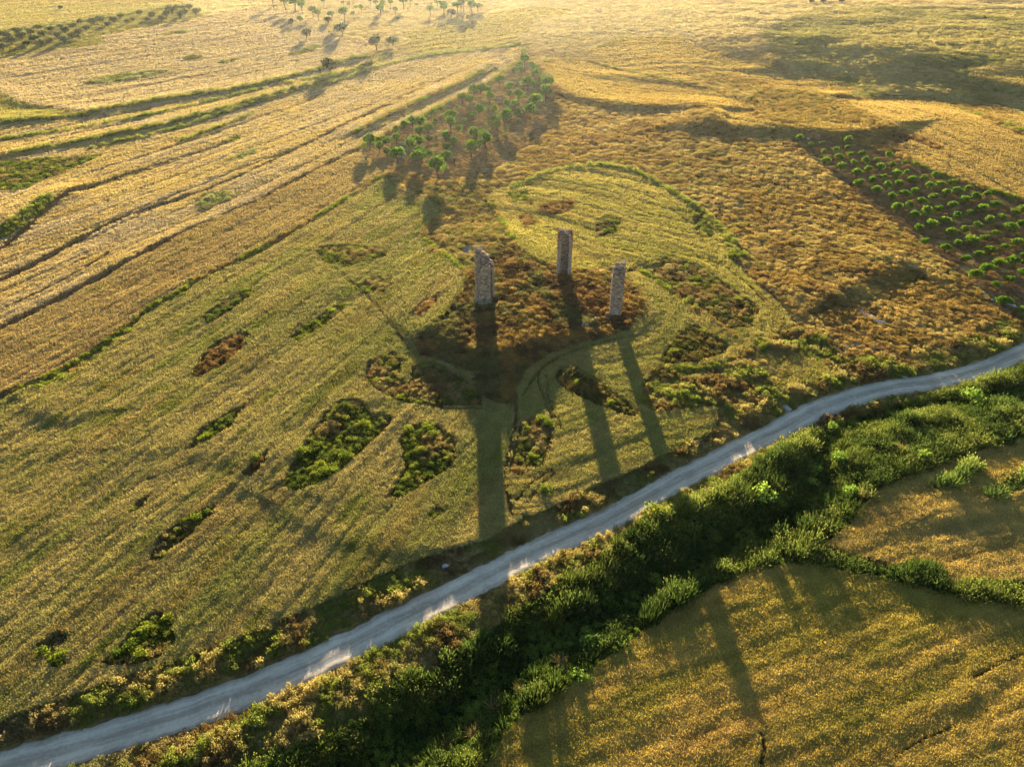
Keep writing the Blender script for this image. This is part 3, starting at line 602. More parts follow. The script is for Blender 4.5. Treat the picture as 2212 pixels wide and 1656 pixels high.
def plant_object(name, base, pts, gnk, mat, **props):
    """base=(verts, quads, tris, tint) sheet or None; pts=dict(co, tint, scl, var)"""
    if base is None: bv = np.zeros((0, 3)); bq = None; bt = None; bc = np.zeros((0, 3))
    else: bv, bq, bt, bc = base
    n0 = len(bv); n1 = len(pts['co']) if pts else 0
    v = np.vstack([bv, pts['co']]) if n1 else bv
    me = mesh_np(name, v, quads=bq, tris=bt)
    set_col(me, 'tint', np.vstack([bc, pts['tint']]) if n1 else bc)
    if mat: me.materials.append(mat)
    o = link(name, me, **props)
    if n1:
        a = me.attributes.new('sc', 'BOOLEAN', 'POINT'); a.data.foreach_set('value', np.r_[np.zeros(n0, bool), np.ones(n1, bool)])
        a = me.attributes.new('var', 'INT', 'POINT'); a.data.foreach_set('value', np.r_[np.zeros(n0), pts['var']].astype(np.int32))
        rot = np.zeros((n0+n1, 3), np.float32); rot[n0:, 2] = rng.uniform(0, 6.283, n1); rot[n0:, :2] = rng.normal(0, .08, (n1, 2))
        a = me.attributes.new('rot', 'FLOAT_VECTOR', 'POINT'); a.data.foreach_set('vector', rot.ravel())
        sc = np.ones((n0+n1, 3), np.float32); sc[n0:] = pts['scl']
        a = me.attributes.new('scl', 'FLOAT_VECTOR', 'POINT'); a.data.foreach_set('vector', sc.ravel())
        md = o.modifiers.new('scatter', 'NODES'); md.node_group = GN[gnk]
    return o

# ------------------------------------------------------------------ ground sheet, crops
gz = GZ0.ravel().copy()
creg, cpx, cpy = classify(gx, gy, gz)
fur = creg == -1; gz[fur] -= 0.22
bank = (creg == -2) | (creg == -3); gz[bank] += 0.18+0.3*vn(gx[bank]/1.3, gy[bank]/1.3, 9)
wild = creg == 0
rd, _ = pdist(gx, gy, ROAD, 9)
rough = sstep(2.4, 3.6, rd)
amp = (0.42*(fbm(gx/2.4, gy/2.4, 41, 3)-0.5)+0.30*(fbm(gx/0.9, gy/0.9, 45, 2)-0.5)+0.7*inpoly(cpx, cpy, MOUNDP)*(fbm(gx/4.0, gy/4.0, 47, 2)-.5))*rough
isl = (creg >= ISL0) & (creg < REED_ID); gz[isl] -= 0.22
gz = gz+np.where(wild | isl | (creg >= REED_ID), amp, 0.3*amp)
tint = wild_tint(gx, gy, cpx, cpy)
for i, (P, st, nb, lb) in enumerate(ISLANDS):
    m = creg == ISL0+i
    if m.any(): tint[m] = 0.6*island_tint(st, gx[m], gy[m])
m = creg == -1; tint[m] = np.array((.19,.125,.055))*(0.7+0.6*vn(gx[m]/.7, gy[m]/.7, 77))[:, None]
m = creg == -2; tint[m] = mixc(np.array((.24,.165,.06)), np.array((.20,.22,.04)), sstep(.4, .6, vn(gx[m]/4, gy[m]/4, 78)))
m = creg == -3; tint[m] = mixc(np.array((.16,.18,.045)), np.array((.28,.27,.07)), sstep(.4, .7, vn(gx[m]/5, gy[m]/5, 79)))
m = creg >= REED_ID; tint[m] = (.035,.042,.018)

cell = creg.reshape(NY, NX)[:-1, :-1]
ci, cj = np.mgrid[0:NY-1, 0:NX-1]
def cell_quads(mask):
    i, j = ci[mask], cj[mask]; a = i*NX+j
    return np.stack([a, a+1, a+1+NX, a+NX], 1)
iscrop = (cell >= 1) & (cell <= NF)
# under the crops the soil sheet is coarser
B = 4
nyb, nxb = (NY-1)//B, (NX-1)//B
blk = iscrop[:nyb*B, :nxb*B].reshape(nyb, B, nxb, B).all((1, 3))
covered = np.zeros_like(iscrop); covered[:nyb*B, :nxb*B] = np.repeat(np.repeat(blk, B, 0), B, 1)
q_f = cell_quads(~covered)
bi, bj = np.nonzero(blk); a = bi*B*NX+bj*B
q_c = np.stack([a, a+B, a+B+B*NX, a+B*NX], 1)
# far skirt of the sheet out to the horizon
V = np.c_[gx, gy, gz]
nb0 = len(V)
ring = []
far_x = np.linspace(-9000, 9000, NX)
V = np.vstack([V, np.c_[far_x, np.full(NX, 9000.0), np.full(NX, 4.0)], np.c_[np.full(NY, -9000.0), np.linspace(-3000, 9000, NY), np.zeros(NY)], np.c_[np.full(NY, 9000.0), np.linspace(-3000, 9000, NY), np.zeros(NY)], np.c_[far_x, np.full(NX, -3000.0), np.zeros(NX)]])
top = (NY-1)*NX+np.arange(NX); qs = []
k = nb0+np.arange(NX); qs.append(np.stack([top[:-1], top[1:], k[1:], k[:-1]], 1))
lf = np.arange(NY)*NX; k = nb0+NX+np.arange(NY); qs.append(np.stack([lf[1:], k[1:], k[:-1], lf[:-1]], 1)[:, ::-1])
rt = np.arange(NY)*NX+NX-1; k = nb0+NX+NY+np.arange(NY); qs.append(np.stack([rt[:-1], k[:-1], k[1:], rt[1:]], 1))
bt = np.arange(NX); k = nb0+NX+2*NY+np.arange(NX); qs.append(np.stack([bt[1:], bt[:-1], k[:-1], k[1:]], 1))
TN = np.vstack([tint, np.tile(np.array([(.40,.30,.13)]), (len(V)-nb0, 1))])
allq = np.vstack([q_f, q_c]+qs)
used = np.zeros(len(V), bool); used[allq.ravel()] = True; remap = np.cumsum(used)-1
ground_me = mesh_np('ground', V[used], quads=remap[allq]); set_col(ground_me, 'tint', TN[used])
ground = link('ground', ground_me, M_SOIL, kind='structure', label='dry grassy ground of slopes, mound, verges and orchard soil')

# scattered points: a jittered lattice that thins out with distance
def lattice(y0, y1, s0, k):
    xs, yy = [], []
    y = y0
    while y < y1:
        s = max(s0, k*math.hypot(y, CAM_H)); hw = half_width(y); n = int(2*hw/s)
        xs.append(np.linspace(-hw, hw, n)+rng.uniform(-.5, .5, n)*s); yy.append(np.full(n, y)+rng.uniform(-.5, .5, n)*s); y += s
    x = np.concatenate(xs); yv = np.concatenate(yy); o = np.argsort(yv, kind='stable')
    return x[o], yv[o]
LS, LK = .36, .0040
lx, ly = lattice(26, 980, LS, LK)
lz = z_at(lx, ly); lreg, lpx, lpy = classify(lx, ly, lz)
lsp = np.maximum(LS, LK*np.hypot(ly, CAM_H))/.40
ldist_road, _ = pdist(lx, ly, ROAD, 12)

for i, f in enumerate(FIELDS):
    m = cell == i+1
    if not m.any(): print('empty field', f[0]); continue
    q = cell_quads(m)
    usedv = np.zeros(nb0, bool); usedv[q.ravel()] = True; ids = np.nonzero(usedv)[0]; rm = np.full(nb0, -1); rm[ids] = np.arange(len(ids))
    x, y = gx[ids], gy[ids]
    hz = canopy(i, x, y)
    zb = GZ0.ravel()[ids]
    top = np.c_[x, y, zb+hz]
    # standing edge of the crop: walls down to the soil along the outline
    mp = np.pad(m, 1); I, J = ci[m], cj[m]; a = I*NX+J
    edges = []
    for cond, e0, e1 in ((~mp[:-2, 1:-1][m], a, a+1), (~mp[2:, 1:-1][m], a+1+NX, a+NX), (~mp[1:-1, :-2][m], a+NX, a), (~mp[1:-1, 2:][m], a+1, a+1+NX)):
        edges.append(np.stack([e0[cond], e1[cond]], 1))
    E = rm[np.vstack(edges)]
    n = len(ids); low = np.c_[x, y, zb-0.25]
    bu = np.unique(E); rb = np.full(n, -1); rb[bu] = n+np.arange(len(bu))
    wallq = np.stack([E[:, 1], E[:, 0], rb[E[:, 0]], rb[E[:, 1]]], 1)
    verts = np.vstack([top, low[bu]]); c = field_tint(i, x, y); c = c*np.array((.62,.62,.58)); cc = np.vstack([c, c[bu]])  # sheet darkened: browner lower stems plus shade between tufts put into the colour
    pm = lreg == i+1
    if pm.any():
        k_ = np.nonzero(pm)[0]; s_, t_ = row_coords(i, lx[k_], ly[k_]); pm[k_] = rng.uniform(size=len(k_)) > .85*rowgap(i, s_, t_, ly[k_])
    pts = None
    if pm.any():
        ax, ay = lx[pm], ly[pm]; sp = lsp[pm]
        hz = canopy(i, ax, ay)
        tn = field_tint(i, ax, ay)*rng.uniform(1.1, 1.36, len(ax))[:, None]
        hs = rng.uniform(.55, 1.0, len(ax))*np.clip(sp**.45, 1, 1.7)
        pts = dict(co=np.c_[ax, ay, lz[pm]+hz-0.04], tint=tn, scl=np.c_[sp*1.05, sp*1.05, hs], var=rng.integers(0, 4, len(ax)))
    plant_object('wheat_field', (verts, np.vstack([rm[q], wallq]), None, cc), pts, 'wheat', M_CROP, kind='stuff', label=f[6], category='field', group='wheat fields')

# ------------------------------------------------------------------ the dirt road
def build_road():
    c = resample(ROAD, 420); t = np.gradient(c, axis=0); t /= np.hypot(*t.T)[:, None]; n = np.c_[-t[:, 1], t[:, 0]]
    NW = 15; u = np.linspace(-1, 1, NW)
    wl = ROAD_W*(1+0.16*(fbm(np.arange(420)/3.0, np.zeros(420), 5, 3)-.5)*2); wr = ROAD_W*(1+0.16*(fbm(np.arange(420)/2.6, np.ones(420)*9, 6, 3)-.5)*2)
    off = np.where(u[None, :] < 0, u[None, :]*wl[:, None], u[None, :]*wr[:, None])
    X = c[:, :1]+n[:, :1]*off; Y = c[:, 1:]+n[:, 1:]*off
    zc = z_ground(c[:, 0], c[:, 1]); zc = np.convolve(np.pad(zc, 6, 'edge'), np.ones(13)/13, 'valid')
    zz = z_ground(X.ravel(), Y.ravel()).reshape(X.shape)
    Z = np.maximum(0.35*zc[:, None]+0.65*zz, zz)+0.05+0.05*(1-u[None, :]**2)-0.045*np.exp(-((np.abs(u[None, :])-.45)/.13)**2)
    Z += 0.05*(vn(X.ravel()/1.1, Y.ravel()/1.1, 15).reshape(X.shape)-.5)
    Z[:, 0] -= .10; Z[:, -1] -= .10
    v = np.c_[X.ravel(), Y.ravel(), Z.ravel()]
    i, j = np.mgrid[0:419, 0:NW-1]; a = (i*NW+j).ravel(); q = np.stack([a, a+1, a+1+NW, a+NW], 1)[:, ::-1]
    me = mesh_np('dirt_road', v, quads=q)
    a = me.attributes.new('across', 'FLOAT', 'POINT'); a.data.foreach_set('value', np.tile(u, 420).astype(np.float32))
    a = me.attributes.new('along', 'FLOAT', 'POINT'); a.data.foreach_set('value', np.repeat(np.arange(420)*.6, NW).astype(np.float32))
    m, t_, N, L = newmat('gravel_track'); out = N('ShaderNodeOutputMaterial'); b = N('ShaderNodeBsdfDiffuse')
    geo = N('ShaderNodeNewGeometry'); n1 = N('ShaderNodeTexNoise'); n1.inputs['Scale'].default_value = 2.5; n1.inputs['Detail'].default_value = 6; n1.inputs['Roughness'].default_value = .8
    L(geo.outputs['Position'], n1.inputs['Vector'])
    ac = N('ShaderNodeAttribute'); ac.attribute_name = 'across'; al = N('ShaderNodeAttribute'); al.attribute_name = 'along'
    cx = N('ShaderNodeCombineXYZ'); ma = N('ShaderNodeMath'); ma.operation = 'MULTIPLY'; ma.inputs[1].default_value = 5.0
    mb = N('ShaderNodeMath'); mb.operation = 'MULTIPLY'; mb.inputs[1].default_value = .10
    L(ac.outputs['Fac'], ma.inputs[0]); L(al.outputs['Fac'], mb.inputs[0]); L(ma.outputs[0], cx.inputs[0]); L(mb.outputs[0], cx.inputs[1])
    n2 = N('ShaderNodeTexNoise'); n2.inputs['Scale'].default_value = 1.3; n2.inputs['Detail'].default_value = 5; L(cx.outputs[0], n2.inputs['Vector'])
    add = N('ShaderNodeMath'); add.operation = 'ADD'; L(n1.outputs[0], add.inputs[0]); L(n2.outputs[0], add.inputs[1])
    r = N('ShaderNodeValToRGB'); r.color_ramp.elements[0].position = .72; r.color_ramp.elements[1].position = 1.25
    r.color_ramp.elements[0].color = (.38,.315,.24,1); r.color_ramp.elements[1].color = (.68,.585,.46,1)
    n3 = N('ShaderNodeTexNoise'); n3.inputs['Scale'].default_value = .28; n3.inputs['Detail'].default_value = 3; L(geo.outputs['Position'], n3.inputs['Vector'])
    ad3 = N('ShaderNodeMath'); ad3.operation = 'MULTIPLY_ADD'; ad3.inputs[1].default_value = .7; ad3.inputs[2].default_value = -.35; L(n3.outputs[0], ad3.inputs[0])
    ad4 = N('ShaderNodeMath'); ad4.operation = 'ADD'; L(add.outputs[0], ad4.inputs[0]); L(ad3.outputs[0], ad4.inputs[1]); add = ad4
    mm = N('ShaderNodeMath'); mm.operation = 'MULTIPLY'; mm.inputs[1].default_value = .8; L(add.outputs[0], mm.inputs[0])
    r.color_ramp.elements[0].position = .58; r.color_ramp.elements[1].position = 1.0
    # paler wheel ruts, duller crown and shoulders
    ab = N('ShaderNodeMath'); ab.operation = 'ABSOLUTE'; L(ac.outputs['Fac'], ab.inputs[0])
    pg = N('ShaderNodeMath'); pg.operation = 'PINGPONG'; pg.inputs[1].default_value = .48; L(ab.outputs[0], pg.inputs[0])
    ms = N('ShaderNodeMath'); ms.operation = 'MULTIPLY_ADD'; ms.inputs[1].default_value = .75; ms.inputs[2].default_value = -.2; L(pg.outputs[0], ms.inputs[0])
    ad2 = N('ShaderNodeMath'); ad2.operation = 'ADD'; L(mm.outputs[0], ad2.inputs[0]); L(ms.outputs[0], ad2.inputs[1])
    L(ad2.outputs[0], r.inputs[0]); L(r.outputs[0], b.inputs[0])
    bp = N('ShaderNodeBump'); bp.inputs['Strength'].default_value = .5; bp.inputs['Distance'].default_value = .08; L(n1.outputs[0], bp.inputs['Height']); L(bp.outputs[0], b.inputs['Normal'])
    L(b.outputs[0], out.inputs[0])
    link('dirt_road', me, m, kind='structure', label='pale gravel track curving from the lower left to the right edge')
build_road()

# ------------------------------------------------------------------ wild plants
def pts_of(m, tn, h0, h1, shrub=0.0, sx=1.0):
    n = m.sum(); sp = lsp[m]
    v = np.where(rng.uniform(size=n) < shrub, rng.integers(4, 8, n), rng.integers(0, 4, n))
    hs = rng.uniform(h0, h1, n)*np.clip(sp**.5, 1, 1.8)
    return dict(co=np.c_[lx[m], ly[m], lz[m]+lrough[m]], tint=tn*rng.uniform(.8, 1.25, n)[:, None], scl=np.c_[sp*sx, sp*sx, hs], var=v)
lrough = (0.42*(fbm(lx/2.4, ly/2.4, 41, 3)-0.5)+0.30*(fbm(lx/0.9, ly/0.9, 45, 2)-0.5)+0.7*inpoly(lpx, lpy, MOUNDP)*(fbm(lx/4.0, ly/4.0, 47, 2)-.5))*sstep(2.4, 3.6, ldist_road)-.03
inA = inpoly(lpx, lpy, ORCH_A); inB = inpoly(lpx, lpy, ORCH_B); inM = inpoly(lpx, lpy, MOUNDP)
inP = np.zeros(len(lx), bool)
for P in PATHS: inP |= inpoly(lpx, lpy, P)
wildm = (lreg == 0) & (ldist_road > 1.75+.75*fbm(lx/1.1, ly/1.1, 155, 2)) & ~inP
clum = fbm(lx/1.9, ly/1.9, 151, 2)
verge = wildm & ((ldist_road < 8) | (ly < 62) | inpoly(lpx, lpy, [(1390,860),(1420,800),(1560,795),(1640,760),(1720,712),(1800,740),(1900,820),(1660,915),(1540,960),(1548,890),(1400,898)]))
mound = wildm & inM & ~verge
rest = wildm & ~verge & ~mound
keep = rng.uniform(size=len(lx)) < np.where(inB, .30, np.where(inA, .5, .25+.7*sstep(.2, .5, clum)))
rest &= keep
tn = wild_tint(lx[rest], ly[rest], lpx[rest], lpy[rest])
sN = inpoly(lpx, lpy, SCRUB_N); p = pts_of(rest, tn*1.08, .4, .95, np.where(sN, .45, np.where(inpoly(lpx, lpy, [(1640,70),(1760,20),(2300,20),(2300,240),(2060,225),(1850,212),(1700,150)]), .5, .05+.25*sstep(.55, .7, fbm(lx/3.2, ly/1.9, 114, 3))))[rest], .92)
o_ = (inA | inB)[rest]; p['scl'][o_] *= np.array((.7, .7, .45)); p['var'][o_] = p['var'][o_] % 4
plant_object('dry_grass', None, p, 'mix', None, kind='stuff', label='tufts of straw-coloured dry grass over the slopes and orchard floors', category='grass')
tn = wild_tint(lx[mound], ly[mound], lpx[mound], lpy[mound])
plant_object('mound_grass', None, pts_of(mound, tn*1.1, .6, 1.35, .28, 1.1), 'mix', None, kind='stuff', label='rust-brown grass covering the mound around the ruined piers', category='grass')
side = pdist(lx, ly, ROAD, 400)[1]
for nm, sel, lb in (('north', verge & (side < 0), 'shaggy green and brown scrub along the field side of the road'), ('south', verge & (side >= 0), 'dark scrubby verge between the road and the reeds')):
    nz = fbm(lx[sel]/2.6, ly[sel]/2.6, 161, 3); tn = mixc(np.array((.19,.215,.045)), np.array((.36,.28,.11)), sstep(.38, .62, nz)); tn = mixc(tn, np.array((.17,.11,.05)), sstep(.5, .75, fbm(lx[sel]/3.4, ly[sel]/3.4, 166, 2)))
    tn = mixc(tn, np.array((.36,.30,.15)), 0.6*sstep(.68, .85, fbm(lx[sel]/4, ly[sel]/4, 168, 2)))
    p = pts_of(sel, tn*1.08, .6, 1.3, .55, 1.1)
    p['scl'][:, 2] *= .6+1.0*sstep(.3, .7, fbm(lx[sel]/4, ly[sel]/4, 163, 2))
    gap_ = inpoly(lpx[sel], lpy[sel], [(930,1200),(1100,1120),(1180,1110),(1180,1160),(1000,1255)]); p['scl'][gap_, 2] *= .4
    plant_object('verge_scrub', None, p, 'mix', None, kind='stuff', label=lb, category='scrub')
OFFS = [(6, 0), (-6, 0), (0, 4), (0, -4)]
for i, (P, st, nb, lb) in enumerate(ISLANDS):
    m = (lreg == ISL0+i)
    if ly[m].size and ly[m].mean() < 170:
        sc_ = min(1.0, 100/ly[m].mean())
        for ox_, oy_ in OFFS: m &= inpoly(lpx+ox_*sc_*1.6, lpy+oy_*sc_*1.6, P)
    if m.sum() < 3: continue
    tn = island_tint(st, lx[m], ly[m]); p = pts_of(m, tn, .6, 1.3, {'g': .6, 'm': .5, 'd': .5, 'b': .35, 'p': .2, 'r': .3}[st])
    plant_object('scrub_patch', None, p, 'mix', None, kind='stuff', label=lb, category='scrub', group='scrub patches in the crops')
m = (lreg == -2)
tn = mixc(np.array((.30,.21,.075)), np.array((.22,.25,.04)), sstep(.45, .6, vn(lx[m]/4, ly[m]/4, 78)))
plant_object('field_margin', None, pts_of(m, tn, .7, 1.4, .3), 'mix', None, kind='stuff', label='ragged weeds along the field margins', category='weeds')
m = (lreg == -3)
tn = mixc(np.array((.20,.23,.05)), np.array((.33,.31,.08)), sstep(.4, .7, vn(lx[m]/5, ly[m]/5, 79)))
plant_object('grass_bank', None, pts_of(m, tn, .9, 1.7, .15), 'mix', None, kind='stuff', label='green grass banks dividing the fields', category='grass')

# reeds along the ditch
x, y = lattice(26, 190, .86, .0062); z = z_at(x, y); rg, px, py = classify(x, y, z)
dch, _ = pdist(x, y, CHAN, 12)
nz = fbm(x/3.2, y/3.2, 171, 3)
edge = inpoly(px+14, py, REEDS) & inpoly(px-14, py, REEDS)
dens = np.where(dch < 1.3+1.4*(vn(x/6, y/6, 172)-.3), .05, np.where((nz < .33) & (dch < 9), .25, .97))
lowpatch = inpoly(px, py, [(900,1640),(1000,1560),(1060,1490),(1180,1420),(1260,1350),(1340,1350),(1240,1440),(1140,1510),(1080,1560),(1000,1640)])
dens = np.where(lowpatch, np.minimum(dens, .45), dens)
m = (rg == REED_ID) & (rng.uniform(size=len(x)) < dens)
def reed_pts(m, hmul):
    n = m.sum(); t = mixc(np.array((.048,.076,.021)), np.array((.10,.125,.032)), sstep(.35, .65, fbm(x[m]/4, y[m]/4, 175, 2)))
    h = hmul*(.42+.75*sstep(.25, .75, .6*fbm(x[m]/3.2, y[m]/3.2, 178, 2)+.4*vn(x[m]/7, y[m]/7, 179)))*rng.uniform(.72, 1.15, n)*np.where(lowpatch[m] | (dch[m] < 1.8), .6, 1)
    h = np.where((dch[m] > 7) & (hmul > .9), np.clip(h, .5*rng.uniform(.85, 1.1, n), .7), h)
    s = np.maximum(.86, .0062*np.hypot(y[m], CAM_H))/.86*rng.uniform(.8, 1.35, n)
    return dict(co=np.c_[x[m], y[m], z[m]-.05], tint=t*rng.uniform(.8, 1.25, n)[:, None], scl=np.c_[s, s, h], var=rng.integers(0, 5, n))
plant_object('reed_bed', None, reed_pts(m, 1.0), 'reed', None, kind='stuff', label='dense dark green reed bed along the ditch below the road', category='reeds')
for i, lb in enumerate(('pointed green reed clump standing alone in the right wheat field', 'green reed clump at the right edge of the wheat field')):
    m = (rg == CLUMP0+i)
    p = reed_pts(m, .8); p['tint'] = p['tint']*1.6
    plant_object('reed_clump', None, p, 'reed', None, kind='stuff', label=lb, category='reeds', group='reed clumps in the right field')
# low green growth on the ditch floor
x, y = lattice(26, 170, .6, .006); z = z_at(x, y); rg, px, py = classify(x, y, z)
m = (rg == REED_ID)
t = mixc(np.array((.06,.10,.022)), np.array((.17,.23,.04)), sstep(.42, .65, fbm(x[m]/2.5, y[m]/2.5, 181, 3)))
n = m.sum(); s = np.maximum(.6, .006*np.hypot(y[m], CAM_H))/.6
plant_object('ditch_undergrowth', None, dict(co=np.c_[x[m], y[m], z[m]], tint=t, scl=np.c_[s, s, rng.uniform(.7, 1.6, n)], var=rng.integers(0, 4, n)), 'shrub', None, kind='stuff', label='low leafy undergrowth on the ditch floor among the reeds', category='undergrowth')

# ------------------------------------------------------------------ trees
def tube(path, radii, sides=6):
    V = []; T = []
    for k, (p, r) in enumerate(zip(path, radii)):
        p = np.array(p, float); d = np.array(path[min(k+1, len(path)-1)], float)-np.array(path[max(k-1, 0)], float); d /= np.linalg.norm(d)
        u = np.cross(d, (0, 1, 0.03)); u /= np.linalg.norm(u); v = np.cross(d, u)
        for a in range(sides):
            an = 2*math.pi*a/sides; V.append(tuple(p+r*(u*math.cos(an)+v*math.sin(an))))
    for k in range(len(path)-1):
        for a in range(sides):
            b = (a+1) % sides; i0, i1, j0, j1 = k*sides+a, k*sides+b, (k+1)*sides+a, (k+1)*sides+b
            T += [(i0, i1, j1), (i0, j1, j0)]
    return V, T, [(1, 1, 1)]*len(V)
def tree_meshes(kind, seed):
    """unit tree: crown about 1 wide; trunk from the ground"""
    r = np.random.default_rng(seed)
    if kind == 'almond': th, rx, rz, zc, n, ls, lum, mat = .34, .50, .50, .76, 820, .115, 12, M_ALMOND
    elif kind == 'young': th, rx, rz, zc, n, ls, lum, mat = .18, .54, .42, .46, 760, .12, 12, M_YOUNG
    elif kind == 'olive': th, rx, rz, zc, n, ls, lum, mat = .25, .56, .42, .52, 380, .11, 8, M_OLIVE
    elif kind == 'tall': th, rx, rz, zc, n, ls, lum, mat = .75, .50, .50, 1.15, 560, .13, 9, M_ALMOND
    elif kind == 'dead': th, rx, rz, zc, n, ls, lum, mat = .42, .46, .42, .85, 26, .07, 8, M_DRY
    else: th, rx, rz, zc, n, ls, lum, mat = .15, .52, .44, .46, 520, .11, 9, M_DARK
    parts = []
    lean = r.normal(0, .04, 2); top = np.array([lean[0], lean[1], th])
    parts.append(tube([(0, 0, -.08), (lean[0]*.4, lean[1]*.4, th*.5), tuple(top)], [.065, .045, .038]))
    nb = 9 if kind == 'dead' else 5
    for k in range(nb):
        a = 6.283*k/nb+r.uniform(-.4, .4); q = rx*r.uniform(.45, .75); e = np.array([q*math.cos(a), q*math.sin(a), zc+rz*r.uniform(-.1, .55)])
        mid = top*.55+e*.45+np.array([0, 0, .04])
        parts.append(tube([tuple(top*.95), tuple(mid), tuple(e)], [.032, .02, .007], 5))
        if kind == 'dead':
            for _ in range(2):
                e2 = mid+(e-mid)*.6+r.normal(0, .14, 3); parts.append(tube([tuple(mid), tuple((mid+e2)/2+.02), tuple(e2)], [.014, .009, .004], 4))
    tm = proto(kind+'_trunk', parts, M_BARK)
    cm = proto(kind+'_crown', [leafball(n, rx, rz, zc, ls, seed+900, lum, .35)], mat)
    return tm, cm
TREES = {k: [tree_meshes(k, 300+17*i+ord(k[0])) for i in range(n)] for k, n in {'almond': 5, 'young': 5, 'olive': 4, 'tall': 4, 'dead': 1, 'dark': 2}.items()}
def plant_tree(name, kind, px, py, wpx, label, group, hscale=1.0, cat='tree', base_off=.62):
    """px,py: crown centre in the outline map; wpx crown width there"""
    bx, by, bz = ground_at(px, py+wpx*base_off)
    bx, by, bz = bx[0], by[0], bz[0]
    dep = by*CP-(bz-CAM_H)*SP; size = wpx*dep/FOC*{'almond': 1.42, 'young': 1.22, 'olive': 1.12, 'tall': 1.2}.get(kind, 1.2)
    t = empty(name, (bx, by, bz), random.uniform(0, 6.283), label=label, category=cat)
    if group: t['group'] = group
    s = size; t.scale = (s*random.uniform(.86, 1.16), s*random.uniform(.86, 1.16), s*hscale*random.uniform(.85, 1.18))
    tm, cm = random.choice(TREES[kind])
    a = bpy.data.objects.new('trunk', tm); COL.objects.link(a); a.parent = t
    b = bpy.data.objects.new('crown', cm); COL.objects.link(b); b.parent = t
    return t
ORD = ['first','second','third','fourth','fifth','sixth','seventh','eighth','ninth','tenth','eleventh','twelfth','thirteenth','fourteenth','fifteenth','sixteenth','seventeenth','eighteenth','nineteenth','twentieth']
def size_word(wd, med): return 'small' if wd < .78*med else ('large' if wd > 1.22*med else 'mid-sized')
def place_rows(items, sx, ox, oy, name, kind, what, group, band, base_off, hs=1.0, med=65):
    """label each tree by its band (from the top of the orchard) and its place from the left"""
    items = sorted(items, key=lambda t: t[1])
    lo = items[0][1]
    bands = {}
    for it in items: bands.setdefault(int((it[1]-lo)//band), []).append(it)
    for bi_, b in enumerate(sorted(bands)):
        for k, (ax, ay, wd) in enumerate(sorted(bands[b])):
            lab = f"{size_word(wd, med)} {what}, {ORD[bi_]} row from top, {ORD[k]} from left"
            plant_tree(name, kind, ox+ax*sx, oy+ay*sx, wd*sx, lab, group, hs, base_off=base_off)
A = [(1745,108,72),(1683,145,60),(1638,190,50),(1708,205,65),(1815,155,55),(1840,195,70),(1858,252,75),(1948,282,60),(1903,325,60),(1985,335,90),(1768,335,85),(1825,370,65),(1480,290,80),(1582,368,70),(1588,440,60),(1685,455,80),(1962,450,90),(1293,380,70),(1363,408,50),(1215,405,70),(1382,472,75),(1100,480,80),(1178,505,70),(1320,522,35),(1040,595,45),(893,590,45),(820,630,45),(1275,608,75),(1187,585,30),(1565,540,65),(1645,565,70),(1428,605,65),(1580,605,60),(1668,640,65),(1850,515,100),(1800,620,90),(1210,660,45),(1122,705,40),(975,680,95),(983,765,90),(822,715,40),(738,678,45),(1430,690,60),(1535,705,105),(1368,740,35),(1462,770,60),(1680,725,40),(1550,810,40),(580,728,85),(500,775,60),(670,750,85),(752,808,75),(655,840,80),(1070,810,60),(418,820,55),(415,900,65),(582,900,60),(662,935,85),(750,900,50),(928,895,70),(1012,940,55),(825,880,25),(828,965,30),(1235,870,105),(1325,855,70),(1345,930,90),(1270,975,75),(933,985,60),(1190,1015,105),(140,945,95),(325,950,75),(238,995,65),(330,1035,65),(570,975,95),(660,1030,80),(437,1080,110),(577,1095,40),(660,1110,105),(758,1080,70),(928,1075,80),(850,1200,145)]
place_rows(A, .2084, 769.8, 115, 'almond_tree', 'almond', 'almond tree, triangular orchard', 'almond trees in the triangular orchard', 100, .68, med=65)
plant_tree('bare_tree', 'dead', 769.8+1025*.2084, 115+1120*.2084, 85*.2084, 'leafless grey tree at the lower edge of the triangular orchard', None, base_off=.6)
Bt = [(190,103,55),(285,168,52),(390,150,42),(487,132,32),(625,130,65),(625,185,52),(397,220,55),(515,208,48),(420,310,70),(537,275,60),(640,260,50),(748,242,52),(985,265,62),(668,335,62),(775,312,65),(875,305,45),(558,365,70),(797,392,62),(907,370,72),(1013,353,58),(1130,327,40),(692,423,85),(937,455,58),(1053,425,85),(1155,412,48),(1300,462,65),(1405,440,58),(715,510,75),(828,483,68),(970,538,75),(1087,512,68),(1197,487,70),(1232,575,62),(1345,543,75),(1447,525,62),(1557,493,62),(1710,553,62),(870,573,70),(1125,605,88),(1387,635,68),(1497,603,72),(1607,580,75),(1765,635,75),(1870,610,60),(1008,637,70),(1277,672,78),(1558,700,62),(1660,668,72),(1937,697,80),(1055,732,80),(1165,702,72),(1432,737,75),(1828,733,85),(2193,733,60),(2115,768,70),(1210,805,72),(1327,770,85),(1715,768,62),(1992,807,62),(1598,808,72),(1887,840,70),(1485,845,80),(1777,885,72),(2070,900,85),(2168,873,65),(1368,870,95),(1255,905,70),(1668,925,72),(1950,957,65),(1545,948,88),(1847,1000,68),(2140,1035,85),(1307,1027,72),(1718,1023,90),(1602,1053,62),(2033,1075,75),(1493,1097,75),(1900,1107,90),(1792,1147,65),(1670,1185,68),(2097,1195,95),(1977,1220,82),(2193,1160,50),(1865,1277,90),(1760,1327,88),(2178,1312,65),(2065,1370,80),(1942,1412,60),(2022,1560,95),(2175,1640,65)]
place_rows(Bt, .2404, 1681, 274.3, 'orchard_tree', 'young', 'low round tree, right orchard', 'low round trees in the right orchard', 105, .45, med=70)
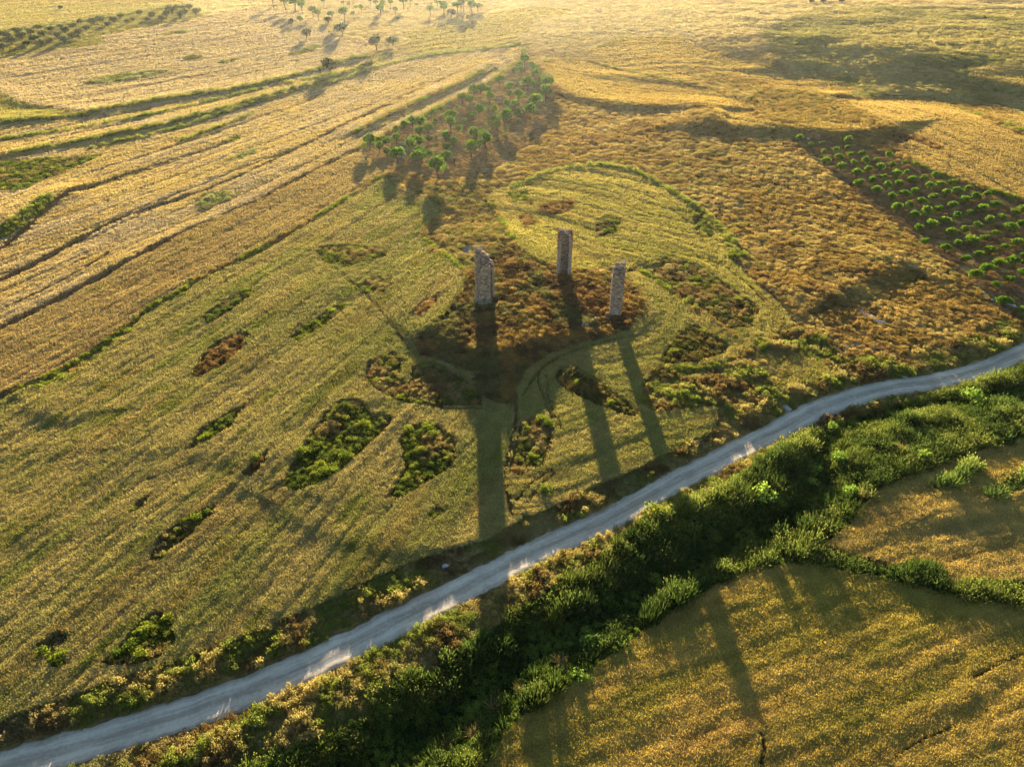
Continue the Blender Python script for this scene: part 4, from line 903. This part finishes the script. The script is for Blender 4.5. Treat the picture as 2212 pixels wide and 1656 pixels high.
Ct = [(40,370,70),(90,375,75),(180,330,80),(190,385,50),(235,388,80),(325,345,70),(405,295,65),(460,355,80),(370,415,80),(130,440,95),(5,435,40),(40,495,85),(285,462,60),(437,470,75),(245,505,70),(530,430,70),(545,318,60),(630,285,55),(605,385,75),(690,335,75),(675,435,80),(770,280,65),(840,240,50),(905,300,65),(835,343,65),(765,390,70),(820,400,50),(980,250,80),(1045,210,75),(1125,265,60),(1190,225,65),(1255,175,60),(1325,235,60),(1390,215,40),(1460,150,55),(1545,215,60),(1590,150,60),(1590,180,60),(1685,205,70),(1735,170,90),(1790,125,90),(1880,185,75),(1925,140,85),(1840,85,60),(1900,90,60),(1970,95,70),(2040,145,80),(2075,115,50)]
place_rows(Ct, .208, 0, 0, 'olive_tree', 'olive', 'dark olive tree, upper left grove', 'olive trees in the upper left grove', 62, .45, med=68)
plant_tree('shrub', 'dark', 635*.208, 90*.208, 48*.208, 'lone dark shrub in the hazy field beyond the olive rows', None, cat='shrub', base_off=.4)
Dt = [(110,5,80),(230,20,90),(320,30,100),(390,75,75),(390,35,50),(495,105,80),(545,140,70),(595,25,40),(785,30,40),(840,55,35),(795,140,95),(675,155,60),(765,95,25),(880,145,45),(905,75,40),(960,80,60),(1045,15,40),(1100,40,45),(1170,50,50),(1145,95,70),(1165,70,60),(1290,110,50),(1240,40,45),(1365,30,75),(1435,15,40),(1490,50,30),(1625,100,60),(1690,30,45),(1750,50,70),(1755,95,70),(1885,60,75),(1945,40,90),(1920,20,70),(2010,20,80),(2025,75,75),(2085,60,65)]
place_rows(Dt, .224, 566.3, 0, 'orchard_tree', 'tall', 'leggy tree, top edge orchard', 'trees in the top orchard', 30, 1.0, .85, med=60)
for ax, ay, wd, nm, kd, lb in [(288,232,60,'round_tree','dark','small dark round tree, left of the pair at the top orchard corner'), (370,215,50,'round_tree','almond','small light green tree, right of the pair at the top orchard corner'), (437,340,95,'round_tree','dark','dark dense round tree casting a shadow in the pinkish upper field'), (660,655,135,'round_tree','dark','large dark round tree beside the green bank'), (640,205,65,'shrub','dark','dark shrub at the lower left corner of the top orchard'), (1825,135,85,'shrub','dark','low dark shrub under the tall orchard trees'), (1105,440,130,'shrub','olive','broad dull green bush at the tip of the upper field'), (1260,415,90,'shrub','olive','dull green bush right of the broad bush at the field tip'), (780,300,120,'shrub','olive','grey-green thicket below the top orchard')]:
    plant_tree(nm, kd, 566.3+ax*.224, ay*.224, wd*.224, lb, None, cat='tree' if nm == 'round_tree' else 'shrub', base_off=.42)
for ax, lb in ((1751,'leftmost tiny tree on the hazy skyline slope'), (1778,'middle tiny tree on the hazy skyline slope'), (1817,'rightmost tiny tree on the hazy skyline slope')):
    plant_tree('far_tree', 'olive', ax, 4, 11, lb, 'tiny trees on the far slope', base_off=.5)

# bushes standing out of the scrub
BUSH = [[proto('bush_leaves', [leafball(260, .52, .42, .38, .10, 500+k, 7, .3)], m) for k in range(4)] for m in (M_BUSH, M_UMBEL)]
STEM = proto('bush_stem', [tube([(0, 0, -.1), (.03, .01, .2), (.1, .05, .5)], [.03, .022, .008], 5), tube([(0, 0, -.1), (-.04, .03, .2), (-.15, -.08, .45)], [.025, .018, .006], 5)], M_BARK)
def plant_bush(px, py, size, label, group, which=0, hs=.8, name='bush'):
    bx, by, bz = [v[0] for v in ground_at(px, py)]
    t = empty(name, (bx, by, bz), random.uniform(0, 6.28), label=label, category='bush')
    if group: t['group'] = group
    t.scale = (size, size, size*hs)
    a = bpy.data.objects.new('foliage', random.choice(BUSH[which])); COL.objects.link(a); a.parent = t
    b = bpy.data.objects.new('stem', STEM); COL.objects.link(b); b.parent = t
for i, (P, st, nb, lb) in enumerate(ISLANDS):
    if nb == 0: continue
    P = np.array(P, float); tries = 0; r = np.random.default_rng(900+i); got = []
    while len(got) < nb and tries < 400:
        tries += 1
        p = P.min(0)+r.uniform(size=2)*(P.max(0)-P.min(0))
        if inpoly(p[:1], p[1:], P)[0] and inpoly(p[:1], p[1:]+5, P)[0] and all(abs(p[0]-q[0]) > 4 for q in got): got.append((p[0], p[1], r.uniform(.9, 2.1)))
    short = ' '.join(lb.split(',')[0].split()[:10])
    for k, (qx, qy, sz) in enumerate(sorted(got)):
        plant_bush(qx, qy, sz, ('green bush in the ' if len(got) == 1 else ORD[k]+' bush from left in the ')+short, 'bushes in the '+short if len(got) > 1 else None)
def ditch_plants(items, ox, oy, mul, hs, what, group):
    for k, (ax, ay, wd) in enumerate(sorted(items)):
        qx, qy = ox+ax*.34, oy+ay*.34; gd = ground_at(qx, qy+wd*.12); dep = gd[1][0]*CP+CAM_H*SP
        plant_bush(qx, qy+wd*.12, wd*.34*dep/FOC*mul, what+', '+ORD[k]+' from left', group, 1, hs, 'leafy_plant')
ditch_plants([(1665,850,110),(1640,790,80),(1715,750,60),(1525,880,60),(1590,1070,90),(1650,1090,60),(1345,1215,80),(1380,1255,50),(955,1050,40),(1180,1095,40),(1285,1010,50),(1641,715,50),(2075,450,70),(2100,485,50),(1780,570,60),(1570,735,50),(740,1590,40),(960,1265,70),(900,1295,60),(1390,885,60)], 708, 1094, 1.25, 1.0, 'pale green plant on the ditch floor', 'pale green plants in the ditch')
ditch_plants([(980,1160,60),(1860,980,110),(1025,1360,90),(1100,1570,80),(1560,1350,80),(550,1590,120),(660,1640,60),(880,1430,70),(860,1510,60)], 1460, 531, 1.3, 1.3, 'yellow-green plant among the reeds below the road bend', 'yellow-green plants among the upper reeds')
DRYT = proto('dry_tussock', [blades(70, .16, .5, 1.0, .035, 1.1, 640, tip=(1.2,1.1,1.0), root=(.6,.55,.5))], M_DRY)
for k_, (ax, ay, ox, oy, wd) in enumerate(sorted([(1490,1010,708,1094,120),(1050,1300,708,1094,140),(970,1380,708,1094,90),(750,1530,708,1094,110),(930,1455,708,1094,110),(1230,1190,708,1094,100),(1850,840,708,1094,90),(1430,1320,1460,531,100),(1180,1610,1460,531,120)], key=lambda t: t[2]+t[0]*.34)):
    bx, by, bz = [v[0] for v in ground_at(ox+ax*.34, oy+ay*.34)]
    s = wd*.34*(by*CP+CAM_H*SP)/FOC*.75
    o = link('dry_tussock', DRYT, label='straw-pale arching grass tussock in the ditch, '+ORD[k_]+' from left', category='grass', group='dry tussocks in the ditch'); o.location = (bx, by, bz); o.scale = (s, s, s); o.rotation_euler = (0, 0, random.uniform(0, 6))
for px, py, sz, lb in [(1077,640,1.6,'bright green bush at the right foot of the left pier'),(1180,1065,2.2,'bright yellow bush on the verge below the long tower shadow'),(1410,1112,3.0,'big yellow-green bush at the road edge above the reeds'),(1330,1175,2.0,'brownish green bush at the road edge left of the big yellow-green bush'),(1605,555,2.6,'pale bush at the right rim of the round field'),(395,640,1.6,'green bush on the field margin, right one of two'),(375,648,1.2,'small green bush on the field margin, left one of two'),(1385,870,2.2,'green bush at the tip of the teardrop scrub patch')]:
    plant_bush(px, py, sz, lb, None)

# ------------------------------------------------------------------ stones
def rock_mesh(seed):
    import bmesh
    r = np.random.default_rng(seed); bm = bmesh.new(); bmesh.ops.create_icosphere(bm, subdivisions=2, radius=.5)
    for v in bm.verts:
        k = 1+.35*(r.uniform()-.5); v.co *= k; v.co.z = max(-.2, v.co.z*.8)
    me = bpy.data.meshes.new('rock'); bm.to_mesh(me); bm.free(); me.materials.append(M_ROCK); return me
ROCKS = [rock_mesh(k) for k in range(5)]
def rocks(items, ox, oy, m, label, group, fy=.7, fh=.5, rz=None):
    for k, (ax, ay, s) in enumerate(sorted(items)): rock(ox+ax*m, oy+ay*m, s, s*fy, s*fh, label+', '+ORD[k]+' from left', group, rz)
def rock(px, py, sx_, sy_, h, label, group=None, rz=None):
    bx, by, bz = [v[0] for v in ground_at(px, py)]
    o = link('rock', random.choice(ROCKS), label=label, category='rock'); o.location = (bx, by, bz+.05); o.scale = (sx_, sy_, h); o.rotation_euler = (0, 0, random.uniform(0, 6) if rz is None else rz)
    if group: o['group'] = group
rocks([(1180,420,2.6),(1235,455,3.2),(1300,485,2.4)], 1460, 531, .34, 'long flat grey limestone slab above the road bend', 'slabs of the limestone outcrop', .55, .28, -.7)
rocks([(1090,645,1.7),(1095,690,1.8),(980,578,1.0),(1030,658,1.1),(1150,628,1.3),(1250,652,1.4),(1310,642,1.0),(1000,610,.8),(930,570,.7)], 1460, 531, .34, 'grey limestone boulder in the grass left of the road bend', 'boulders left of the road bend')
rocks([(390,938,1.3),(470,962,1.4),(430,950,.8)], 1460, 531, .34, 'blue-grey stone in the dark scrub above the road', 'stones in the dark scrub above the road')
rocks([(345,442,1.2),(395,495,.9),(405,555,.8)], 1460, 531, .34, 'small stone in the scrub tongue beside the right pier', 'stones in the scrub tongue')
rock(1460+700*.34, 531+1035*.34, 1.6, 1.2, 1.1, 'whitish boulder beside the road at the start of its bend')
rock(1460+1450*.34, 531+832*.34, 1.2, .8, .5, 'flat pale stone at the road edge inside the bend')
rock(708+745*.34, 1094+382*.34, .9, .7, .6, 'white stone on the verge above the road in the lower centre')
rock(0+845*.34, 1094+958*.34, .8, .6, .6, 'white stone in the lower left bush patch')
rocks([(1620,1385,1.0),(1850,1415,1.1),(1880,1340,.9),(1660,1330,.5),(1530,1460,.6),(1650,1500,.6),(2170,1190,.6),(2110,1270,.5),(2180,1275,.5),(1450,1580,.6),(1760,1490,.6),(1950,1360,.5)], 0, 1094, .34, 'small pale stone on the bank below the road', 'pale stones on the bank below the road')
rocks([(2128,640,1.6),(2143,648,1.2),(2175,655,1.8),(2190,662,1.4)], 0, 0, 1.0, 'grey stone at the lower corner of the right orchard', 'stones at the right orchard edge', .6)
rock(1746, 301, 1.5, 1.0, .6, 'grey stone at the upper tip of the right orchard'); rock(1955, 563, 1.2, .8, .6, 'blue-grey stone on the dark hump of the dry slope')
STALK = proto('dry_stalk', [tube([(0, 0, -.1), (.02, 0, .7), (.0, .02, 1.4)], [.03, .025, .018], 5), leafball(14, .16, .08, 1.42, .12, 77, 3)], M_DRY)
for k, (px, py) in enumerate(sorted([(1241,797),(1237,812),(1216,822),(1231,806),(1246,813),(1225,815)])):
    bx, by, bz = [v[0] for v in ground_at(px, py)]
    o = link('dry_stalk', STALK, label='pale dry flower stalk in the dark teardrop scrub patch, '+ORD[k]+' from left', category='stalk', group='pale stalks in the teardrop patch'); o.location = (bx, by, bz); o.rotation_euler = (random.uniform(-.1, .1), random.uniform(-.1, .1), random.uniform(0, 6))

# ------------------------------------------------------------------ the three ruined piers
def jitter_box(V, T, C, c, ux, uy, sx_, sy_, sz, r, col):
    k = len(V)
    for dz in (-1, 1):
        for dx, dy in ((-1, -1), (1, -1), (1, 1), (-1, 1)):
            j = r.uniform(-.035, .035, 3)
            p = c+ux*(dx*sx_/2)+uy*(dy*sy_/2)+np.array([0, 0, dz*sz/2])+j; V.append(tuple(p)); C.append(col)
    for q in ((3,2,1,0),(4,5,6,7),(0,1,5,4),(1,2,6,5),(2,3,7,6),(3,0,4,7)): T.append((k+q[0], k+q[1], k+q[2])); T.append((k+q[0], k+q[2], k+q[3]))
def masonry(walls, seed, hole=None, z0=-1.0, inner=None):
    """walls: list of (p0, p1, thickness, height at p0, height at p1). Rubble courses laid stone by stone"""
    r = np.random.default_rng(seed); V = []; T = []; C = []
    for wi, (p0, p1, th, h0, h1) in enumerate(walls):
        p0 = np.array([*p0, 0.0]); p1 = np.array([*p1, 0.0]); e = p1-p0; Ln = np.linalg.norm(e); ux = e/Ln; uy = np.array([-ux[1], ux[0], 0])
        nl = max(2, round(th/.42)); lt = th/nl
        rag = [r.uniform(-.5, .35) for _ in range(64)]
        z = z0
        while z < max(h0, h1)+.5:
            hc = r.uniform(.20, .30); s = -r.uniform(0, .3)
            while s < Ln:
                ls = r.uniform(.28, .62); a, b = max(s, 0), min(s+ls, Ln)
                if b-a > .08:
                    t = (a+b)/2/Ln; ht = h0+(h1-h0)*t+rag[int(t*9)+wi]*1.5
                    for l in range(nl):
                        off = (l+.5)*lt-th/2
                        if z+hc > ht+rag[(l*7+int(t*14)) % 64]*1.1: continue
                        if hole and wi == hole[0] and hole[1] < t < hole[2] and hole[3] < z < hole[4]: continue
                        edge = l in (0, nl-1)
                        pr = r.uniform(-.06, .08) if edge else 0
                        g = r.uniform(.6, 1.25); base = np.array((.36,.275,.20)) if r.uniform() < .7 else np.array((.24,.205,.18))
                        if r.uniform() < .12: base = np.array((.42,.34,.27))
                        if inner and inner[0] == 'in' and l == nl-1 and z > inner[1]: base = np.array((.26,.13,.075))
                        c = p0+ux*((a+b)/2)+uy*(off+(pr if l == nl-1 else -pr))+np.array([0, 0, z+hc/2])
                        jitter_box(V, T, C, c, ux, uy, (b-a)-.05, lt+abs(pr), hc-.045, r, tuple(base*g))
                s += ls
            z += hc
    # rubble and mortar core, kept inside the face stones
    Vc = []; Tc = []; Cc = []
    for (p0, p1, th, h0, h1) in walls:
        p0 = np.array([*p0, 0.0]); p1 = np.array([*p1, 0.0]); e = p1-p0; Ln = np.linalg.norm(e); ux = e/Ln; uy = np.array([-ux[1], ux[0], 0])
        n = 5
        for k in range(n):
            t = (k+.5)/n; ht = h0+(h1-h0)*t-1.2
            if hole and hole[1]-.2 < t < hole[2]+.2: continue
            c = p0+e*t+np.array([0, 0, (ht+z0)/2]); jitter_box(Vc, Tc, Cc, c, ux, uy, Ln/n-.02, th-.14, ht-z0, r, (.28,.23,.18))
    return (V, T, C), (Vc, Tc, Cc)
def build_pier(px, py, rz, walls, plinth, label, seed, hole=None, inner=None):
    bx, by, bz = [v[0] for v in ground_at(px, py)]
    t = empty('ruined_pier', (bx, by, bz), rz, label=label, category='ruin', group='three piers of the ruined tower')
    face, core = masonry(walls, seed, hole, inner=inner)
    for nm, (V, T, C), kd in (('masonry', face, 'stuff'), ('core', core, None)):
        me = mesh_np(nm, V, tris=T); set_col(me, 'tint', C); me.polygons.foreach_set('use_smooth', np.zeros(len(T), bool))
        o = link(nm, me, M_STONE, t)
        if kd: o['kind'] = kd
    if plinth:
        f, c = masonry(plinth, seed+5)
        me = mesh_np('plinth', f[0], tris=f[1]); set_col(me, 'tint', np.array(f[2])*np.array((.85,.95,1.0))); me.polygons.foreach_set('use_smooth', np.zeros(len(f[1]), bool))
        o = link('plinth', me, M_STONE, t); o['kind'] = 'stuff'
    return t
PIER_L = build_pier(1047, 652, 0.10,
    [((1.0,-1.0), (-1.05,-1.15), .7, 8.6, 9.7), ((-1.05,-1.1), (-1.1,.9), .6, 9.9, 10.6), ((-1.1,.95), (.95,1.05), .75, 10.7, 9.9), ((.95,1.05), (1.55,.35), .5, 8.6, 7.8)],
    [((1.1,-1.25), (-1.4,-1.45), .6, 1.5, 1.6), ((-1.4,-1.3), (-1.45,.9), .5, 1.5, 1.4)], 'left ruined stone pier with stepped base and hollow broken top', 11); PIER_L.scale = (1.12, 1.1, 1.0)
PIER_M = build_pier(1217, 595, 0.0,
    [((-1.1,-1.05), (-1.05,.75), .72, 9.3, 10.2), ((-1.0,.85), (.95,.85), .7, 10.5, 9.9), ((1.05,.75), (1.1,-1.1), .66, 9.9, 9.4)],
    None, 'middle ruined stone pier with a channel open toward the camera', 12, inner=('in', 6.4))
PIER_R = build_pier(1328, 684, -0.12,
    [((-1.15,-.45), (1.15,-.3), .8, 9.6, 9.9), ((-1.05,.25), (1.15,.4), .65, 10.5, 11.3)],
    None, 'right ruined stone pier, a plain slab with a small opening near its top', 13, hole=(0, .74, .88, 7.0, 8.1))

def build_low_wall():
    P = [[v[0] for v in ground_at(*p)] for p in ((1256,708),(1288,699),(1322,692))]
    bx, by, bz = P[1]
    t = empty('low_wall', (bx, by, bz), 0, label='low broken stone wall running left from the foot of the right pier', category='wall')
    W = [((a[0]-bx, a[1]-by), (b[0]-bx, b[1]-by), .7, .45+a[2]-bz, .55+b[2]-bz) for a, b in zip(P[:-1], P[1:])]
    f, c = masonry(W, 31, z0=-.7)
    me = mesh_np('masonry', f[0], tris=f[1]); set_col(me, 'tint', f[2]); me.polygons.foreach_set('use_smooth', np.zeros(len(f[1]), bool)); o = link('masonry', me, M_STONE, t); o['kind'] = 'stuff'
build_low_wall()
# pale conical field hut in the almond orchard
def build_hut():
    bx, by, bz = [v[0] for v in ground_at(868, 340)]
    t = empty('field_hut', (bx, by, bz), 0, label='small pale conical stone hut behind an almond tree in the triangular orchard', category='hut')
    r = np.random.default_rng(5); V = []; T = []; C = []
    z = 0.0
    while z < 3.1:
        rad = 1.15*(1-(z/3.25)**1.8)**.6+.02; n = max(4, int(6.283*rad/.42)); ph = r.uniform(0, 1)
        for k in range(n):
            a = (k+ph)/n*6.283; ux = np.array([-math.sin(a), math.cos(a), 0]); uy = np.array([math.cos(a), math.sin(a), 0])
            if z < 1.1 and abs(((a+math.pi/2+math.pi) % 6.283)-math.pi) < .35: continue
            g = r.uniform(.85, 1.1); jitter_box(V, T, C, uy*(rad-.1)+np.array([0, 0, z+.12]), ux, uy, 6.283*rad/n-.02, .34, .24, r, tuple(np.array((.55,.55,.54))*g))
        z += .25
    me = mesh_np('stone_courses', V, tris=T); set_col(me, 'tint', C); me.polygons.foreach_set('use_smooth', np.zeros(len(T), bool)); o = link('stone_courses', me, M_STONE, t); o['kind'] = 'stuff'
    f = [(.55*math.cos(a), .55*math.sin(a), h) for h in (0, 2.6) for a in np.linspace(0, 6.283, 9)[:-1]]
    q = [(k, (k+1) % 8, 8+(k+1) % 8, 8+k) for k in range(8)]
    me = mesh_np('lining', f, quads=q); set_col(me, 'tint', [(.12,.11,.10)]*16); link('lining', me, M_STONE, t)
build_hut()

# ------------------------------------------------------------------ evening haze
def build_haze():
    x0, x1, y0, y1, z0, z1 = -9100, 9100, -3100, 9100, -14, 72
    V = [(x, y, z) for z in (z0, z1) for x, y in ((x0, y0), (x1, y0), (x1, y1), (x0, y1))]
    Q = [(3,2,1,0),(4,5,6,7),(0,1,5,4),(1,2,6,5),(2,3,7,6),(3,0,4,7)]
    me = mesh_np('haze', V, quads=Q); me.polygons.foreach_set('use_smooth', np.zeros(6, bool))
    m, t, N, L = newmat('haze_air'); out = N('ShaderNodeOutputMaterial'); pv = N('ShaderNodeVolumePrincipled')
    pv.inputs['Color'].default_value = (.93,.94,.95,1); pv.inputs['Density'].default_value = HAZE; pv.inputs['Anisotropy'].default_value = .7
    L(pv.outputs[0], out.inputs['Volume'])
    link('haze', me, m, kind='stuff', label='pale warm evening haze filling the air')
HAZE = 0.000032
build_haze()
